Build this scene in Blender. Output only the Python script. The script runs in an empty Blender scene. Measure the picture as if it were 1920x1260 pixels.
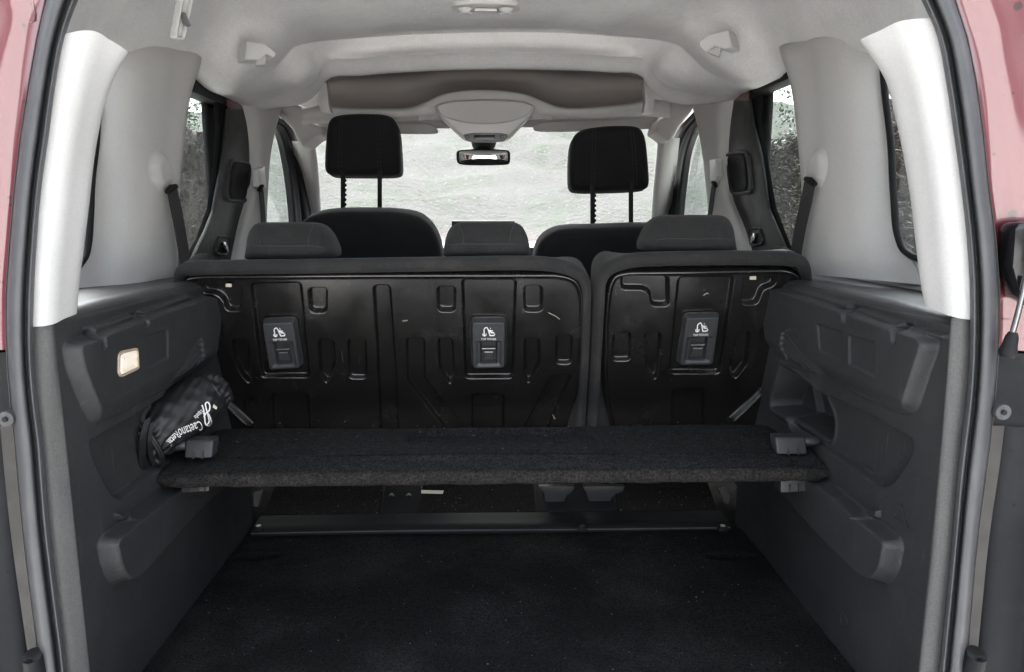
import bpy, bmesh, math, random
import numpy as np
from mathutils import Vector, Matrix
from mathutils.bvhtree import BVHTree
rng = random.Random(7)
nrng = np.random.default_rng(11)
SC = bpy.context.scene
COL = SC.collection

# ------------------------------------------------------------------ camera, sky, sun, exposure
FPX = 1371.0
VPX, VPY = 920.0, 402.0
CAM = np.array([0.0, 0.0, 1.35])
TILT = math.atan2(630 - VPY, FPX)
YAW = math.atan2((960 - VPX) * math.cos(TILT), FPX)
cam_d = bpy.data.cameras.new('camera')
cam_d.sensor_width = 36.0
cam_d.lens = FPX / 1920 * 36.0
cam_d.clip_start = 0.02
cam_d.clip_end = 600
cam = bpy.data.objects.new('camera', cam_d)
COL.objects.link(cam)
cam.location = CAM
cam.rotation_euler = (math.pi / 2 - TILT, 0, -YAW)
SC.camera = cam

SUN_ELEV, SUN_AZ = math.radians(56), math.radians(350)      # azimuth clockwise from +y: ahead of the car behind thin cloud
world = bpy.data.worlds.new('World')
SC.world = world
world.use_nodes = True
wn = world.node_tree.nodes
wl = world.node_tree.links
bg = wn['Background']
sky = wn.new('ShaderNodeTexSky')
sky.sky_type = 'NISHITA'
sky.sun_disc = False
sky.sun_elevation = SUN_ELEV
sky.sun_rotation = SUN_AZ
sky.dust_density = 5.0
sky.air_density = 1.0
sky.ozone_density = 1.0
hsv = wn.new('ShaderNodeHueSaturation')
hsv.inputs['Saturation'].default_value = 0.35
wl.new(sky.outputs[0], hsv.inputs['Color'])
wl.new(hsv.outputs[0], bg.inputs[0])
bg.inputs[1].default_value = 0.15
sun_d = bpy.data.lights.new('sun', 'SUN')
sun_d.energy = 1.4
sun_d.angle = math.radians(25)
sun_d.color = (1.0, 0.975, 0.95)
sun = bpy.data.objects.new('sun', sun_d)
COL.objects.link(sun)
sd = Vector((math.sin(SUN_AZ) * math.cos(SUN_ELEV), math.cos(SUN_AZ) * math.cos(SUN_ELEV), math.sin(SUN_ELEV)))
sun.rotation_euler = (-sd).to_track_quat('-Z', 'Y').to_euler()
sun.location = (0, -5, 12)
SC.view_settings.view_transform = 'Standard'
SC.view_settings.look = 'None'
SC.view_settings.gamma = 1.0
SC.view_settings.exposure = 3.05
SC.cycles.max_bounces = 10
SC.cycles.diffuse_bounces = 6
SC.cycles.glossy_bounces = 4
SC.cycles.transparent_max_bounces = 16
SC.cycles.sample_clamp_indirect = 6.0
SC.cycles.caustics_reflective = False
SC.cycles.caustics_refractive = False
SC.cycles.use_denoising = True

# ------------------------------------------------------------------ survey helpers: photo measurements to metres
_ct, _st = math.cos(TILT), math.sin(TILT)
_cy, _sy = math.cos(-YAW), math.sin(-YAW)
def ray(px, py):
    a = (px - 960) / FPX; b = -(py - 630) / FPX
    dx, dy, dz = a, _ct + b * _st, -_st + b * _ct
    return np.array([_cy * dx - _sy * dy, _sy * dx + _cy * dy, dz])
def PY(px, py, D):
    d = ray(px, py); return CAM + d * (D / d[1])
def PX(px, py, x):
    d = ray(px, py); return CAM + d * (x / d[0])
def PZ(px, py, z):
    d = ray(px, py); return CAM + d * ((z - CAM[2]) / d[2])
class Plane:
    def __init__(s, O, U, V):
        s.O = np.array(O, float); s.U = np.array(U, float); s.V = np.array(V, float)
        s.U /= np.linalg.norm(s.U); s.V /= np.linalg.norm(s.V); s.N = np.cross(s.U, s.V)
    def uv(s, px, py):
        d = ray(px, py); t = np.dot(s.O - CAM, s.N) / np.dot(d, s.N)
        p = CAM + d * t - s.O
        return (float(np.dot(p, s.U)), float(np.dot(p, s.V)))
    def poly(s, pts): return [s.uv(*p) for p in pts]
    def p(s, u, v, h=0.0): return s.O + s.U * u + s.V * v + s.N * h

# ------------------------------------------------------------------ materials
MATS = {}
def node_mat(name):
    m = bpy.data.materials.new(name); m.use_nodes = True
    nt = m.node_tree
    return m, nt, nt.nodes['Principled BSDF'], nt.nodes, nt.links
def mat(name, col, rough=0.5, metal=0.0, spec=0.5, bump=None, var=None, specks=None, streak=None, coat=0, sheen=0, grain=None, rvar=None):
    m, nt, bs, N, L = node_mat(name)
    bs.inputs['Roughness'].default_value = rough
    bs.inputs['Metallic'].default_value = metal
    bs.inputs['Specular IOR Level'].default_value = spec
    if coat:
        bs.inputs['Coat Weight'].default_value = coat
        bs.inputs['Coat Roughness'].default_value = 0.06
        bs.inputs['Coat IOR'].default_value = 1.75
    if sheen:
        bs.inputs['Sheen Weight'].default_value = sheen
        bs.inputs['Sheen Roughness'].default_value = 0.5
    tc = N.new('ShaderNodeTexCoord')
    cur = None
    c4 = (*col, 1)
    bs.inputs['Base Color'].default_value = c4
    def noise(scale, detail=4, rough_=0.6, vec=None, stretch=None):
        n = N.new('ShaderNodeTexNoise'); n.inputs['Scale'].default_value = scale
        n.inputs['Detail'].default_value = detail; n.inputs['Roughness'].default_value = rough_
        src = tc.outputs['Object']
        if stretch:
            mp = N.new('ShaderNodeMapping'); mp.inputs['Scale'].default_value = stretch[0]
            mp.inputs['Rotation'].default_value = stretch[1]
            L.new(src, mp.inputs['Vector']); src = mp.outputs[0]
        L.new(src, n.inputs['Vector']); return n
    def ramp(src, p0, p1, c0=(0, 0, 0, 1), c1=(1, 1, 1, 1)):
        r = N.new('ShaderNodeValToRGB'); r.color_ramp.elements[0].position = p0; r.color_ramp.elements[1].position = p1
        r.color_ramp.elements[0].color = c0; r.color_ramp.elements[1].color = c1
        L.new(src, r.inputs[0]); return r
    def mix(fac, a, b):
        x = N.new('ShaderNodeMix'); x.data_type = 'RGBA'
        if isinstance(fac, float): x.inputs[0].default_value = fac
        else: L.new(fac, x.inputs[0])
        for i, s in ((6, a), (7, b)):
            if isinstance(s, tuple): x.inputs[i].default_value = s
            else: L.new(s, x.inputs[i])
        return x.outputs[2]
    cur = c4
    if var:                          # (scale, other colour, low, high)
        n = noise(var[0], 6)
        cur = mix(ramp(n.outputs[0], var[2], var[3]).outputs[0], cur, (*var[1], 1))
    if grain:                        # (scale, amount): fine mottle of fibres or moulded grain
        n = noise(grain[0], 2, 0.8)
        r = N.new('ShaderNodeMapRange'); r.inputs['From Min'].default_value = 0.3; r.inputs['From Max'].default_value = 0.7
        r.inputs['To Min'].default_value = 1 - grain[1]; r.inputs['To Max'].default_value = 1 + grain[1]
        L.new(n.outputs[0], r.inputs[0])
        vm = N.new('ShaderNodeVectorMath'); vm.operation = 'SCALE'
        if isinstance(cur, tuple): vm.inputs[0].default_value = cur[:3]
        else: L.new(cur, vm.inputs[0])
        L.new(r.outputs[0], vm.inputs['Scale']); cur = vm.outputs[0]
    if streak:                       # list of (scale, stretch, rotation, colour, p0, p1)
        for sc_, st, ro, cc, p0, p1 in streak:
            n = noise(sc_, 3, 0.55, stretch=(st, ro))
            cur = mix(ramp(n.outputs[0], p0, p1).outputs[0], cur, (*cc, 1))
    if specks:                       # (scale, colour, radius, keep)
        for sc_, cc, rad, keep in specks:
            v = N.new('ShaderNodeTexVoronoi'); v.inputs['Scale'].default_value = sc_
            L.new(tc.outputs['Object'], v.inputs['Vector'])
            r = ramp(v.outputs['Distance'], rad * 0.6, rad, (1, 1, 1, 1), (0, 0, 0, 1))
            sep = N.new('ShaderNodeSeparateColor'); L.new(v.outputs['Color'], sep.inputs[0])
            k = N.new('ShaderNodeMath'); k.operation = 'LESS_THAN'; k.inputs[1].default_value = keep
            L.new(sep.outputs[0], k.inputs[0])
            mm = N.new('ShaderNodeMath'); mm.operation = 'MULTIPLY'
            L.new(r.outputs[0], mm.inputs[0]); L.new(k.outputs[0], mm.inputs[1])
            cur = mix(mm.outputs[0], cur, (*cc, 1))
    if not isinstance(cur, tuple): L.new(cur, bs.inputs['Base Color'])
    if rvar:                         # (scale, low, high): uneven sheen
        n = noise(rvar[0], 7, 0.65)
        r = N.new('ShaderNodeMapRange'); r.inputs['From Min'].default_value = 0.35; r.inputs['From Max'].default_value = 0.65
        r.inputs['To Min'].default_value = rvar[1]; r.inputs['To Max'].default_value = rvar[2]
        L.new(n.outputs[0], r.inputs[0]); L.new(r.outputs[0], bs.inputs['Roughness'])
    if bump:                         # list of (scale, strength, distance)
        prev = None
        for sc_, stg, dist in bump:
            n = noise(sc_, 3)
            b = N.new('ShaderNodeBump'); b.inputs['Strength'].default_value = stg; b.inputs['Distance'].default_value = dist
            L.new(n.outputs[0], b.inputs['Height'])
            if prev: L.new(prev, b.inputs['Normal'])
            prev = b.outputs[0]
        L.new(prev, bs.inputs['Normal'])
    MATS[name] = m
    return m
R_ = math.radians
M_LIGHT = mat('light_grey_plastic', (0.51, 0.505, 0.493), 0.8, spec=0.25, grain=(300, .05), bump=[(900, 0.08, 0.001)], var=(5, (0.48, 0.475, 0.464), 0.45, 0.75))
M_LIGHT2 = mat('light_grey_plastic_smooth', (0.58, 0.576, 0.566), 0.42, bump=[(1200, 0.05, 0.001)])
M_HEAD = mat('headliner_felt', (0.80, 0.797, 0.79), 0.95, spec=0.15, bump=[(420, 0.5, 0.003), (60, 0.2, 0.006)], grain=(330, .10), var=(9, (0.73, 0.724, 0.715), 0.42, 0.72))
M_POCKET = mat('shelf_pocket_lining', (0.36, 0.335, 0.315), 0.9, spec=0.2, bump=[(500, 0.3, 0.002)])
scr = [(4, (1, 60, 2.5), (R_(32), 0, 0), (0.085, 0.085, 0.086), 0.675, 0.73),
       (5, (1, 50, 2), (R_(-48), 0, 0), (0.075, 0.075, 0.076), 0.685, 0.73),
       (3, (1, 1, 1), (0, 0, 0), (0.045, 0.045, 0.046), 0.5, 0.75)]
M_DARK = mat('grained_charcoal_plastic', (0.031, 0.0315, 0.033), 0.52, spec=0.35, bump=[(450, 0.35, 0.0015)], grain=(380, .25), rvar=(9, .42, .60), streak=scr, specks=[(120, (0.16, 0.155, 0.15), 0.10, 0.03)])
M_DARKS = mat('smooth_charcoal_plastic', (0.0324, 0.03308, 0.0351), 0.42, spec=0.45, bump=[(900, 0.1, 0.001)], var=(25, (0.0459, 0.0459, 0.04725), 0.5, 0.8))
M_STRIP = mat('aperture_trim_plastic', (0.07425, 0.07425, 0.07425), 0.55, spec=0.4, bump=[(420, 0.35, 0.0015)], grain=(380, .2), var=(8, (0.0945, 0.0918, 0.08775), 0.4, 0.75))
M_STEEL = mat('black_painted_steel', (0.0085, 0.0078, 0.0074), 0.20, spec=0.9, bump=[(9, 0.04, 0.006), (180, 0.05, 0.001)], var=(6, (0.010, 0.0092, 0.0086), 0.45, 0.7),
              streak=[(5, (50, 2.5, 2.5), (0, R_(35), 0), (0.035, 0.032, 0.030), 0.68, 0.74), (5, (60, 2, 2), (0, R_(-50), 0), (0.03, 0.028, 0.026), 0.69, 0.74)], rvar=(12, .16, .28), specks=[(90, (0.2, 0.19, 0.18), 0.09, 0.03)])
M_FAB = mat('charcoal_seat_fabric', (0.02175, 0.02145, 0.02145), 0.9, spec=0.2, sheen=0.06, bump=[(520, 0.5, 0.0015), (25, 0.2, 0.012)], grain=(420, .3), var=(14, (0.036, 0.0348, 0.0342), 0.45, 0.75))
M_FABB = mat('black_seat_fabric', (0.0112, 0.0112, 0.0126), 0.85, spec=0.2, sheen=0.1, bump=[(1300, 0.3, 0.001)], var=(10, (0.0168, 0.0168, 0.0182), 0.4, 0.75))
M_STITCH = mat('grey_stitching', (0.035, 0.035, 0.038), 0.8)
M_CARPET = mat('black_boot_carpet', (0.0135, 0.0135, 0.0134), 0.97, spec=0.1, bump=[(420, 1.0, 0.006), (45, 0.3, 0.012)], grain=(230, .8),
               var=(5, (0.029, 0.0288, 0.0285), 0.46, 0.68), specks=[(420, (0.05, 0.05, 0.052), 0.25, 0.12)])
M_SHELF = mat('charcoal_shelf_carpet', (0.024, 0.024, 0.0245), 0.97, spec=0.1, bump=[(400, 1.0, 0.007), (110, 0.6, 0.008)], grain=(230, .7),
              var=(60, (0.037, 0.037, 0.0375), 0.45, 0.7), specks=[(380, (0.08, 0.08, 0.081), 0.25, 0.12)])
M_FLAP = mat('dusty_flap_carpet', (0.016, 0.0145, 0.014), 0.95, spec=0.1, bump=[(300, .8, .004)], grain=(260, .6), specks=[(110, (0.30, 0.27, 0.24), 0.16, 0.16), (200, (0.12, 0.11, 0.1), 0.2, 0.2)])
M_BIND = mat('shelf_edge_binding', (0.023, 0.022, 0.0215), 0.95, spec=0.1, bump=[(380, 1.0, 0.005)], grain=(230, .75), var=(30, (0.034, 0.0315, 0.030), 0.45, 0.7))
M_RUB = mat('dark_rubber_seal', (0.065, 0.067, 0.071), 0.42, spec=0.4, bump=[(300, 0.12, 0.001)], var=(18, (0.085, 0.086, 0.09), 0.4, 0.75))
M_RUBB = mat('black_rubber', (0.010, 0.010, 0.011), 0.6, spec=0.25)
M_FLAT = mat('matt_black_rubber', (0.008, 0.008, 0.0085), 0.85, spec=0.08)
M_PAINT = mat('red_body_paint', (0.12, 0.017, 0.026), 0.35, metal=0.3, coat=1.0, bump=[(14, 0.03, 0.01)],
              var=(4, (0.14, 0.024, 0.032), 0.4, 0.7), specks=[(38, (0.03, 0.004, 0.006), 0.24, 0.16), (95, (0.04, 0.006, 0.008), 0.3, 0.12)])
M_BUMP = mat('weathered_bumper_plastic', (0.013, 0.0142, 0.016), 0.7, spec=0.2, bump=[(500, 0.2, 0.001)], var=(7, (0.022, 0.0232, 0.025), 0.4, 0.7), specks=[(70, (0.01, 0.01, 0.01), 0.22, 0.22)])
M_FLANGE = mat('dull_flange', (0.045, 0.042, 0.039), 0.6, var=(20, (0.028, 0.025, 0.023), 0.4, 0.7))
M_CHROME = mat('bright_steel', (0.30, 0.30, 0.30), 0.3, metal=1.0)
M_NYLON = mat('black_nylon', (0.011, 0.011, 0.012), 0.46, spec=0.45, bump=[(14, 0.25, 0.010), (1500, 0.12, 0.0006)])
M_WEB = mat('belt_webbing', (0.020, 0.020, 0.021), 0.7, bump=[(900, 0.3, 0.001)])
M_WHITE = mat('white_print', (0.80, 0.80, 0.79), 0.6)
M_STICK_AND_GLINT = mat('cream_sticker_and_glint', (0.65, 0.60, 0.48), 0.6)
M_TYRE = mat('tyre_rubber', (0.02, 0.02, 0.02), 0.8)
M_SCREEN = mat('black_screen', (0.006, 0.006, 0.007), 0.15)
M_MIRROR = mat('mirror_glass', (0.85, 0.87, 0.86), 0.02, metal=1.0)
M_BARK = mat('bark', (0.09, 0.07, 0.055), 0.9, bump=[(40, 0.6, 0.01)])
M_LEAF = mat('leaf_green', (0.030, 0.055, 0.028), 0.6, var=(3, (0.05, 0.075, 0.04), 0.4, 0.7))
M_GROUND = mat('pale_gravel_ground', (0.50, 0.49, 0.475), 0.95, spec=0.2, bump=[(25, 0.5, 0.03)], var=(1.2, (0.40, 0.40, 0.36), 0.5, 0.68))
M_BANK = mat('dry_bank_soil', (0.070, 0.070, 0.068), 0.95, spec=0.1, bump=[(10, 0.7, 0.08)], var=(1.1, (0.056, 0.066, 0.052), 0.47, 0.62),
             specks=[(9, (0.10, 0.10, 0.097), 0.35, 0.3), (4, (0.045, 0.043, 0.04), 0.3, 0.2)])
M_BRUSH = mat('brushwood', (0.030, 0.026, 0.023), 0.95, spec=0.1, bump=[(40, 0.9, 0.03)], var=(18, (0.065, 0.058, 0.052), 0.42, 0.66))
M_TWIG = mat('brushwood_twig', (0.075, 0.068, 0.06), 0.95, spec=0.1, var=(2.5, (0.025, 0.022, 0.019), 0.4, 0.6))
M_TILE = mat('grey_roof_sheet', (0.20, 0.21, 0.20), 0.7)

def glass_mat(name, tint, rough_film=0.0, film_col=(0.8, 0.8, 0.8)):
    m, nt, bs, N, L = node_mat(name)
    out = N['Material Output']
    tr = N.new('ShaderNodeBsdfTransparent'); tr.inputs[0].default_value = (*tint, 1)
    gl = N.new('ShaderNodeBsdfGlossy'); gl.inputs['Roughness'].default_value = 0.02
    # reflectance of a glass face, the same from both of its sides
    ge = N.new('ShaderNodeNewGeometry'); dt = N.new('ShaderNodeVectorMath'); dt.operation = 'DOT_PRODUCT'
    L.new(ge.outputs['Normal'], dt.inputs[0]); L.new(ge.outputs['Incoming'], dt.inputs[1])
    def mth(op, a, b=None):
        q = N.new('ShaderNodeMath'); q.operation = op
        for i, v in enumerate((a, b)):
            if v is None: continue
            if isinstance(v, (int, float)): q.inputs[i].default_value = v
            else: L.new(v, q.inputs[i])
        return q.outputs[0]
    fr = mth('ADD', mth('MULTIPLY', mth('POWER', mth('SUBTRACT', 1.0, mth('ABSOLUTE', dt.outputs['Value'])), 5.0), 0.9), 0.035)
    mx = N.new('ShaderNodeMixShader')
    L.new(fr, mx.inputs[0]); L.new(tr.outputs[0], mx.inputs[1]); L.new(gl.outputs[0], mx.inputs[2])
    last = mx.outputs[0]
    if rough_film:
        tl = N.new('ShaderNodeBsdfTranslucent'); tl.inputs[0].default_value = (*film_col, 1)
        tc = N.new('ShaderNodeTexCoord')
        n = N.new('ShaderNodeTexNoise'); n.inputs['Scale'].default_value = 22; n.inputs['Detail'].default_value = 7; n.inputs['Roughness'].default_value = 0.7
        L.new(tc.outputs['Object'], n.inputs['Vector'])
        r = N.new('ShaderNodeMapRange'); r.inputs['From Min'].default_value = 0.3; r.inputs['From Max'].default_value = 0.75
        r.inputs['To Min'].default_value = rough_film * 0.75; r.inputs['To Max'].default_value = rough_film * 1.3
        L.new(n.outputs[0], r.inputs[0])
        m2 = N.new('ShaderNodeMixShader')
        L.new(r.outputs[0], m2.inputs[0]); L.new(last, m2.inputs[1]); L.new(tl.outputs[0], m2.inputs[2])
        last = m2.outputs[0]
    L.new(last, out.inputs['Surface'])
    return m
M_WIND = glass_mat('dusty_windscreen_glass', (0.72, 0.75, 0.735), 0.020)
M_SIDEG = glass_mat('green_tinted_glass', (0.91, 0.955, 0.935), 0.012)
M_LAMPG = None
def emis_mat(name, col, strength):
    m, nt, bs, N, L = node_mat(name)
    bs.inputs['Base Color'].default_value = (*col, 1)
    bs.inputs['Emission Color'].default_value = (*col, 1)
    bs.inputs['Emission Strength'].default_value = strength
    bs.inputs['Roughness'].default_value = 0.25
    return m
M_LAMP = emis_mat('lit_lamp_lens', (0.62, 0.56, 0.49), 0.085)
M_LENS = mat('clear_dome_lens', (0.80, 0.80, 0.79), 0.12, spec=0.6)

# ------------------------------------------------------------------ mesh helpers
def empty(name, loc, label, cat, group=None):
    o = bpy.data.objects.new(name, None); COL.objects.link(o)
    o.location = loc; o.empty_display_size = 0.1
    tag(o, label, cat, group)
    return o
def tag(o, label=None, cat=None, group=None, kind=None):
    if label: o['label'] = label
    if cat: o['category'] = cat
    if group: o['group'] = group
    if kind: o['kind'] = kind
    return o
def root_of(p):
    return p.location.copy() if p.type == 'EMPTY' else Vector((0, 0, 0))   # mesh parts keep world coordinates
def link(name, me, m, parent=None, smooth=True, angle=None, label=None):
    o = bpy.data.objects.new(name, me); COL.objects.link(o)
    if m is not None: me.materials.append(m)
    if smooth:
        me.polygons.foreach_set('use_smooth', [True] * len(me.polygons))
        if angle: me.set_sharp_from_angle(angle=math.radians(angle))
    if parent is not None:
        o.parent = parent
        o.matrix_parent_inverse = Matrix.Translation(-root_of(parent))
    if label: o['label'] = label
    return o
def pyd(name, verts, faces, m, parent=None, smooth=True, angle=None):
    me = bpy.data.meshes.new(name)
    me.from_pydata([tuple(map(float, v)) for v in verts], [], [tuple(map(int, f)) for f in faces])
    me.validate(); me.update()
    return link(name, me, m, parent, smooth, angle)
def grid_faces(nr, nc, close=False):
    f = []
    for i in range(nr - 1):
        for j in range(nc - 1 if not close else nc):
            k = (j + 1) % nc
            f.append((i * nc + j, i * nc + k, (i + 1) * nc + k, (i + 1) * nc + j))
    return f
def catmull(P, n):
    """P: (k,d) -> n points per segment through all the points"""
    P = np.asarray(P, float); k = len(P)
    if k < 3:
        t = np.linspace(0, 1, n + 1)[:, None]; return P[0] * (1 - t) + P[-1] * t
    Q = np.vstack([2 * P[0] - P[1], P, 2 * P[-1] - P[-2]])
    out = []
    for i in range(k - 1):
        p0, p1, p2, p3 = Q[i:i + 4]
        for t in np.arange(n) / n:
            # limited tangents keep the curve from overshooting where points crowd together
            l0, l1, l2 = np.linalg.norm(p1 - p0) + 1e-9, np.linalg.norm(p2 - p1) + 1e-9, np.linalg.norm(p3 - p2) + 1e-9
            m1 = ((p1 - p0) / l0 * l1 + (p2 - p1) / l1 * l0) / (l0 + l1) * l1
            m2 = ((p2 - p1) / l1 * l2 + (p3 - p2) / l2 * l1) / (l1 + l2) * l1
            t2, t3 = t * t, t ** 3
            out.append((2 * t3 - 3 * t2 + 1) * p1 + (t3 - 2 * t2 + t) * m1 + (-2 * t3 + 3 * t2) * p2 + (t3 - t2) * m2)
    out.append(P[-1])
    return np.array(out)
def loft(name, rows, m, parent=None, nu=4, nv=4, thick=0.0, flip=False):
    rows = [catmull(r, nu) for r in rows]
    A = np.array(rows)
    cols = [catmull(A[:, j], nv) for j in range(A.shape[1])]
    A = np.stack(cols, 1)
    nr, nc = A.shape[:2]
    f = grid_faces(nr, nc)
    if flip: f = [tuple(reversed(q)) for q in f]
    o = pyd(name, A.reshape(-1, 3), f, m, parent)
    if thick:
        md = o.modifiers.new('thickness', 'SOLIDIFY'); md.thickness = abs(thick); md.offset = -1 if thick > 0 else 1
    return o
def slab(name, pts, depth, m, parent=None, bevel=0.004, seg=2):
    """pts: 3D polygon; depth: 3D vector to the back face; bevelled and closed"""
    bm = bmesh.new()
    a = [bm.verts.new(p) for p in pts]
    f = bm.faces.new(a)
    ex = bmesh.ops.extrude_face_region(bm, geom=[f])
    bmesh.ops.translate(bm, vec=Vector(depth), verts=[v for v in ex['geom'] if isinstance(v, bmesh.types.BMVert)])
    bmesh.ops.recalc_face_normals(bm, faces=bm.faces)
    if bevel: bmesh.ops.bevel(bm, geom=list(bm.edges), offset=bevel, segments=seg, affect='EDGES', profile=0.6, clamp_overlap=True)
    bmesh.ops.triangulate(bm, faces=[q for q in bm.faces if len(q.verts) > 4])
    me = bpy.data.meshes.new(name); bm.to_mesh(me); bm.free()
    return link(name, me, m, parent, True, 40)
def box(name, lo, hi, m, parent=None, bevel=0.004):
    x0, y0, z0 = lo; x1, y1, z1 = hi
    return slab(name, [(x0, y0, z0), (x1, y0, z0), (x1, y0, z1), (x0, y0, z1)], (0, y1 - y0, 0), m, parent, bevel)
def tube_mesh(paths, seg=8, cap=True):
    V, Fc = [], []
    for pts, rad in paths:
        pts = np.asarray(pts, float); n = len(pts)
        rad = np.full(n, rad) if np.isscalar(rad) else np.asarray(rad)
        b0 = len(V)
        up = None
        for i in range(n):
            t = pts[min(i + 1, n - 1)] - pts[max(i - 1, 0)]; t /= np.linalg.norm(t) + 1e-12
            if up is None:
                ref = np.array([0, 0, 1.]) if abs(t[2]) < 0.9 else np.array([1., 0, 0])
            else: ref = up
            a = ref - t * np.dot(ref, t); a /= np.linalg.norm(a) + 1e-12
            up = a; b = np.cross(t, a)
            for k in range(seg):
                an = 2 * math.pi * k / seg
                V.append(pts[i] + rad[i] * (math.cos(an) * a + math.sin(an) * b))
        for i in range(n - 1):
            for k in range(seg):
                k2 = (k + 1) % seg
                Fc.append((b0 + i * seg + k, b0 + i * seg + k2, b0 + (i + 1) * seg + k2, b0 + (i + 1) * seg + k))
        if cap:
            Fc.append(tuple(b0 + k for k in reversed(range(seg))))
            Fc.append(tuple(b0 + (n - 1) * seg + k for k in range(seg)))
    return V, Fc
def tubes(name, paths, m, parent=None, seg=8):
    V, Fc = tube_mesh(paths, seg); return pyd(name, V, Fc, m, parent, True, 50)
def ribbon(name, pts, width_dir, w, th, m, parent=None):
    """flat strap: path of 3D points, width vector, thickness"""
    pts = catmull(pts, 6); wd = np.asarray(width_dir, float); wd /= np.linalg.norm(wd)
    V, Fc = [], []
    for i, p in enumerate(pts):
        t = pts[min(i + 1, len(pts) - 1)] - pts[max(i - 1, 0)]; nn = np.cross(t, wd); nn /= np.linalg.norm(nn) + 1e-12
        for a, b in ((-1, -1), (1, -1), (1, 1), (-1, 1)): V.append(p + wd * w / 2 * a + nn * th / 2 * b)
    n = len(pts)
    for i in range(n - 1):
        for k in range(4): Fc.append((i * 4 + k, i * 4 + (k + 1) % 4, i * 4 + 4 + (k + 1) % 4, i * 4 + 4 + k))
    Fc += [(3, 2, 1, 0), tuple(n * 4 - 4 + k for k in range(4))]
    return pyd(name, V, Fc, m, parent, True, 40)

# ---- 2D outlines and reliefs
def chaikin(P, it=2, q=0.25, closed=True):
    P = np.asarray(P, float)
    for _ in range(it):
        nx = np.roll(P, -1, 0) if closed else P[1:]
        a = P if closed else P[:-1]
        A = a * (1 - q) + nx * q; B = a * q + nx * (1 - q)
        R = np.empty((len(A) * 2, P.shape[1])); R[0::2] = A; R[1::2] = B
        P = R if closed else np.vstack([P[:1], R, P[-1:]])
    return P
def fillet(P, r, n=5):
    P = [np.array(p, float) for p in P]; out = []
    k = len(P)
    for i in range(k):
        a, b, c = P[i - 1], P[i], P[(i + 1) % k]
        la, lc = np.linalg.norm(a - b), np.linalg.norm(c - b); q = min(r, la * .48, lc * .48)
        p0, p2 = b + (a - b) / la * q, b + (c - b) / lc * q
        for t in np.linspace(0, 1, n): out.append((1 - t) ** 2 * p0 + 2 * t * (1 - t) * b + t * t * p2)
    return np.array(out)
def sd_poly(U, V, poly, margin=0.05):
    poly = np.asarray(poly, float)
    lo = poly.min(0) - margin; hi = poly.max(0) + margin
    out = np.full(U.shape, 1.0)
    mk = (U > lo[0]) & (U < hi[0]) & (V > lo[1]) & (V < hi[1])
    if not mk.any(): return out
    x, y = U[mk], V[mk]
    d = np.full(x.shape, 1e9); ins = np.zeros(x.shape, bool)
    n = len(poly)
    for i in range(n):
        ax, ay = poly[i]; bx, by = poly[(i + 1) % n]
        ex, ey = bx - ax, by - ay
        L2 = ex * ex + ey * ey + 1e-18
        t = np.clip(((x - ax) * ex + (y - ay) * ey) / L2, 0, 1)
        d = np.minimum(d, (x - ax - t * ex) ** 2 + (y - ay - t * ey) ** 2)
        c = ((ay > y) != (by > y)) & (x < (bx - ax) * (y - ay) / (by - ay + 1e-18) + ax)
        ins ^= c
    d = np.sqrt(d)
    out[mk] = np.where(ins, -d, d)
    return out
def sstep(a, b, x):
    t = np.clip((x - a) / (b - a), 0, 1); return t * t * (3 - 2 * t)
def sd_path(U, V, pts):
    d = np.full(U.shape, 1e9)
    for (ax, ay), (bx, by) in zip(pts[:-1], pts[1:]):
        ex, ey = bx - ax, by - ay
        t = np.clip(((U - ax) * ex + (V - ay) * ey) / (ex * ex + ey * ey + 1e-18), 0, 1)
        d = np.minimum(d, (U - ax - t * ex) ** 2 + (V - ay - t * ey) ** 2)
    return np.sqrt(d)
def relief(name, pl, u0, u1, v0, v1, res, hfun, m, parent, mask=None):
    nu = int((u1 - u0) / res) + 1; nv = int((v1 - v0) / res) + 1
    uu = np.linspace(u0, u1, nu); vv = np.linspace(v0, v1, nv)
    U, V = np.meshgrid(uu, vv)
    H = hfun(U, V)
    P = pl.O + U[..., None] * pl.U + V[..., None] * pl.V + H[..., None] * pl.N
    idx = np.arange(nu * nv).reshape(nv, nu)
    q = np.stack([idx[:-1, :-1], idx[:-1, 1:], idx[1:, 1:], idx[1:, :-1]], -1).reshape(-1, 4)
    P = P.reshape(-1, 3)
    if mask is not None:
        s = mask(U, V).reshape(-1)
        q = q[(s[q] < 0).all(1)]
        used = np.unique(q); mp = np.full(nu * nv, -1); mp[used] = np.arange(len(used))
        P = P[used]; q = mp[q]
    me = bpy.data.meshes.new(name)
    me.vertices.add(len(P)); me.vertices.foreach_set('co', P.astype(np.float32).ravel())
    me.loops.add(len(q) * 4); me.loops.foreach_set('vertex_index', q.astype(np.int32).ravel())
    me.polygons.add(len(q)); me.polygons.foreach_set('loop_start', np.arange(0, len(q) * 4, 4, dtype=np.int32))
    me.update(calc_edges=True); me.validate()
    return link(name, me, m, parent, True)
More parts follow.
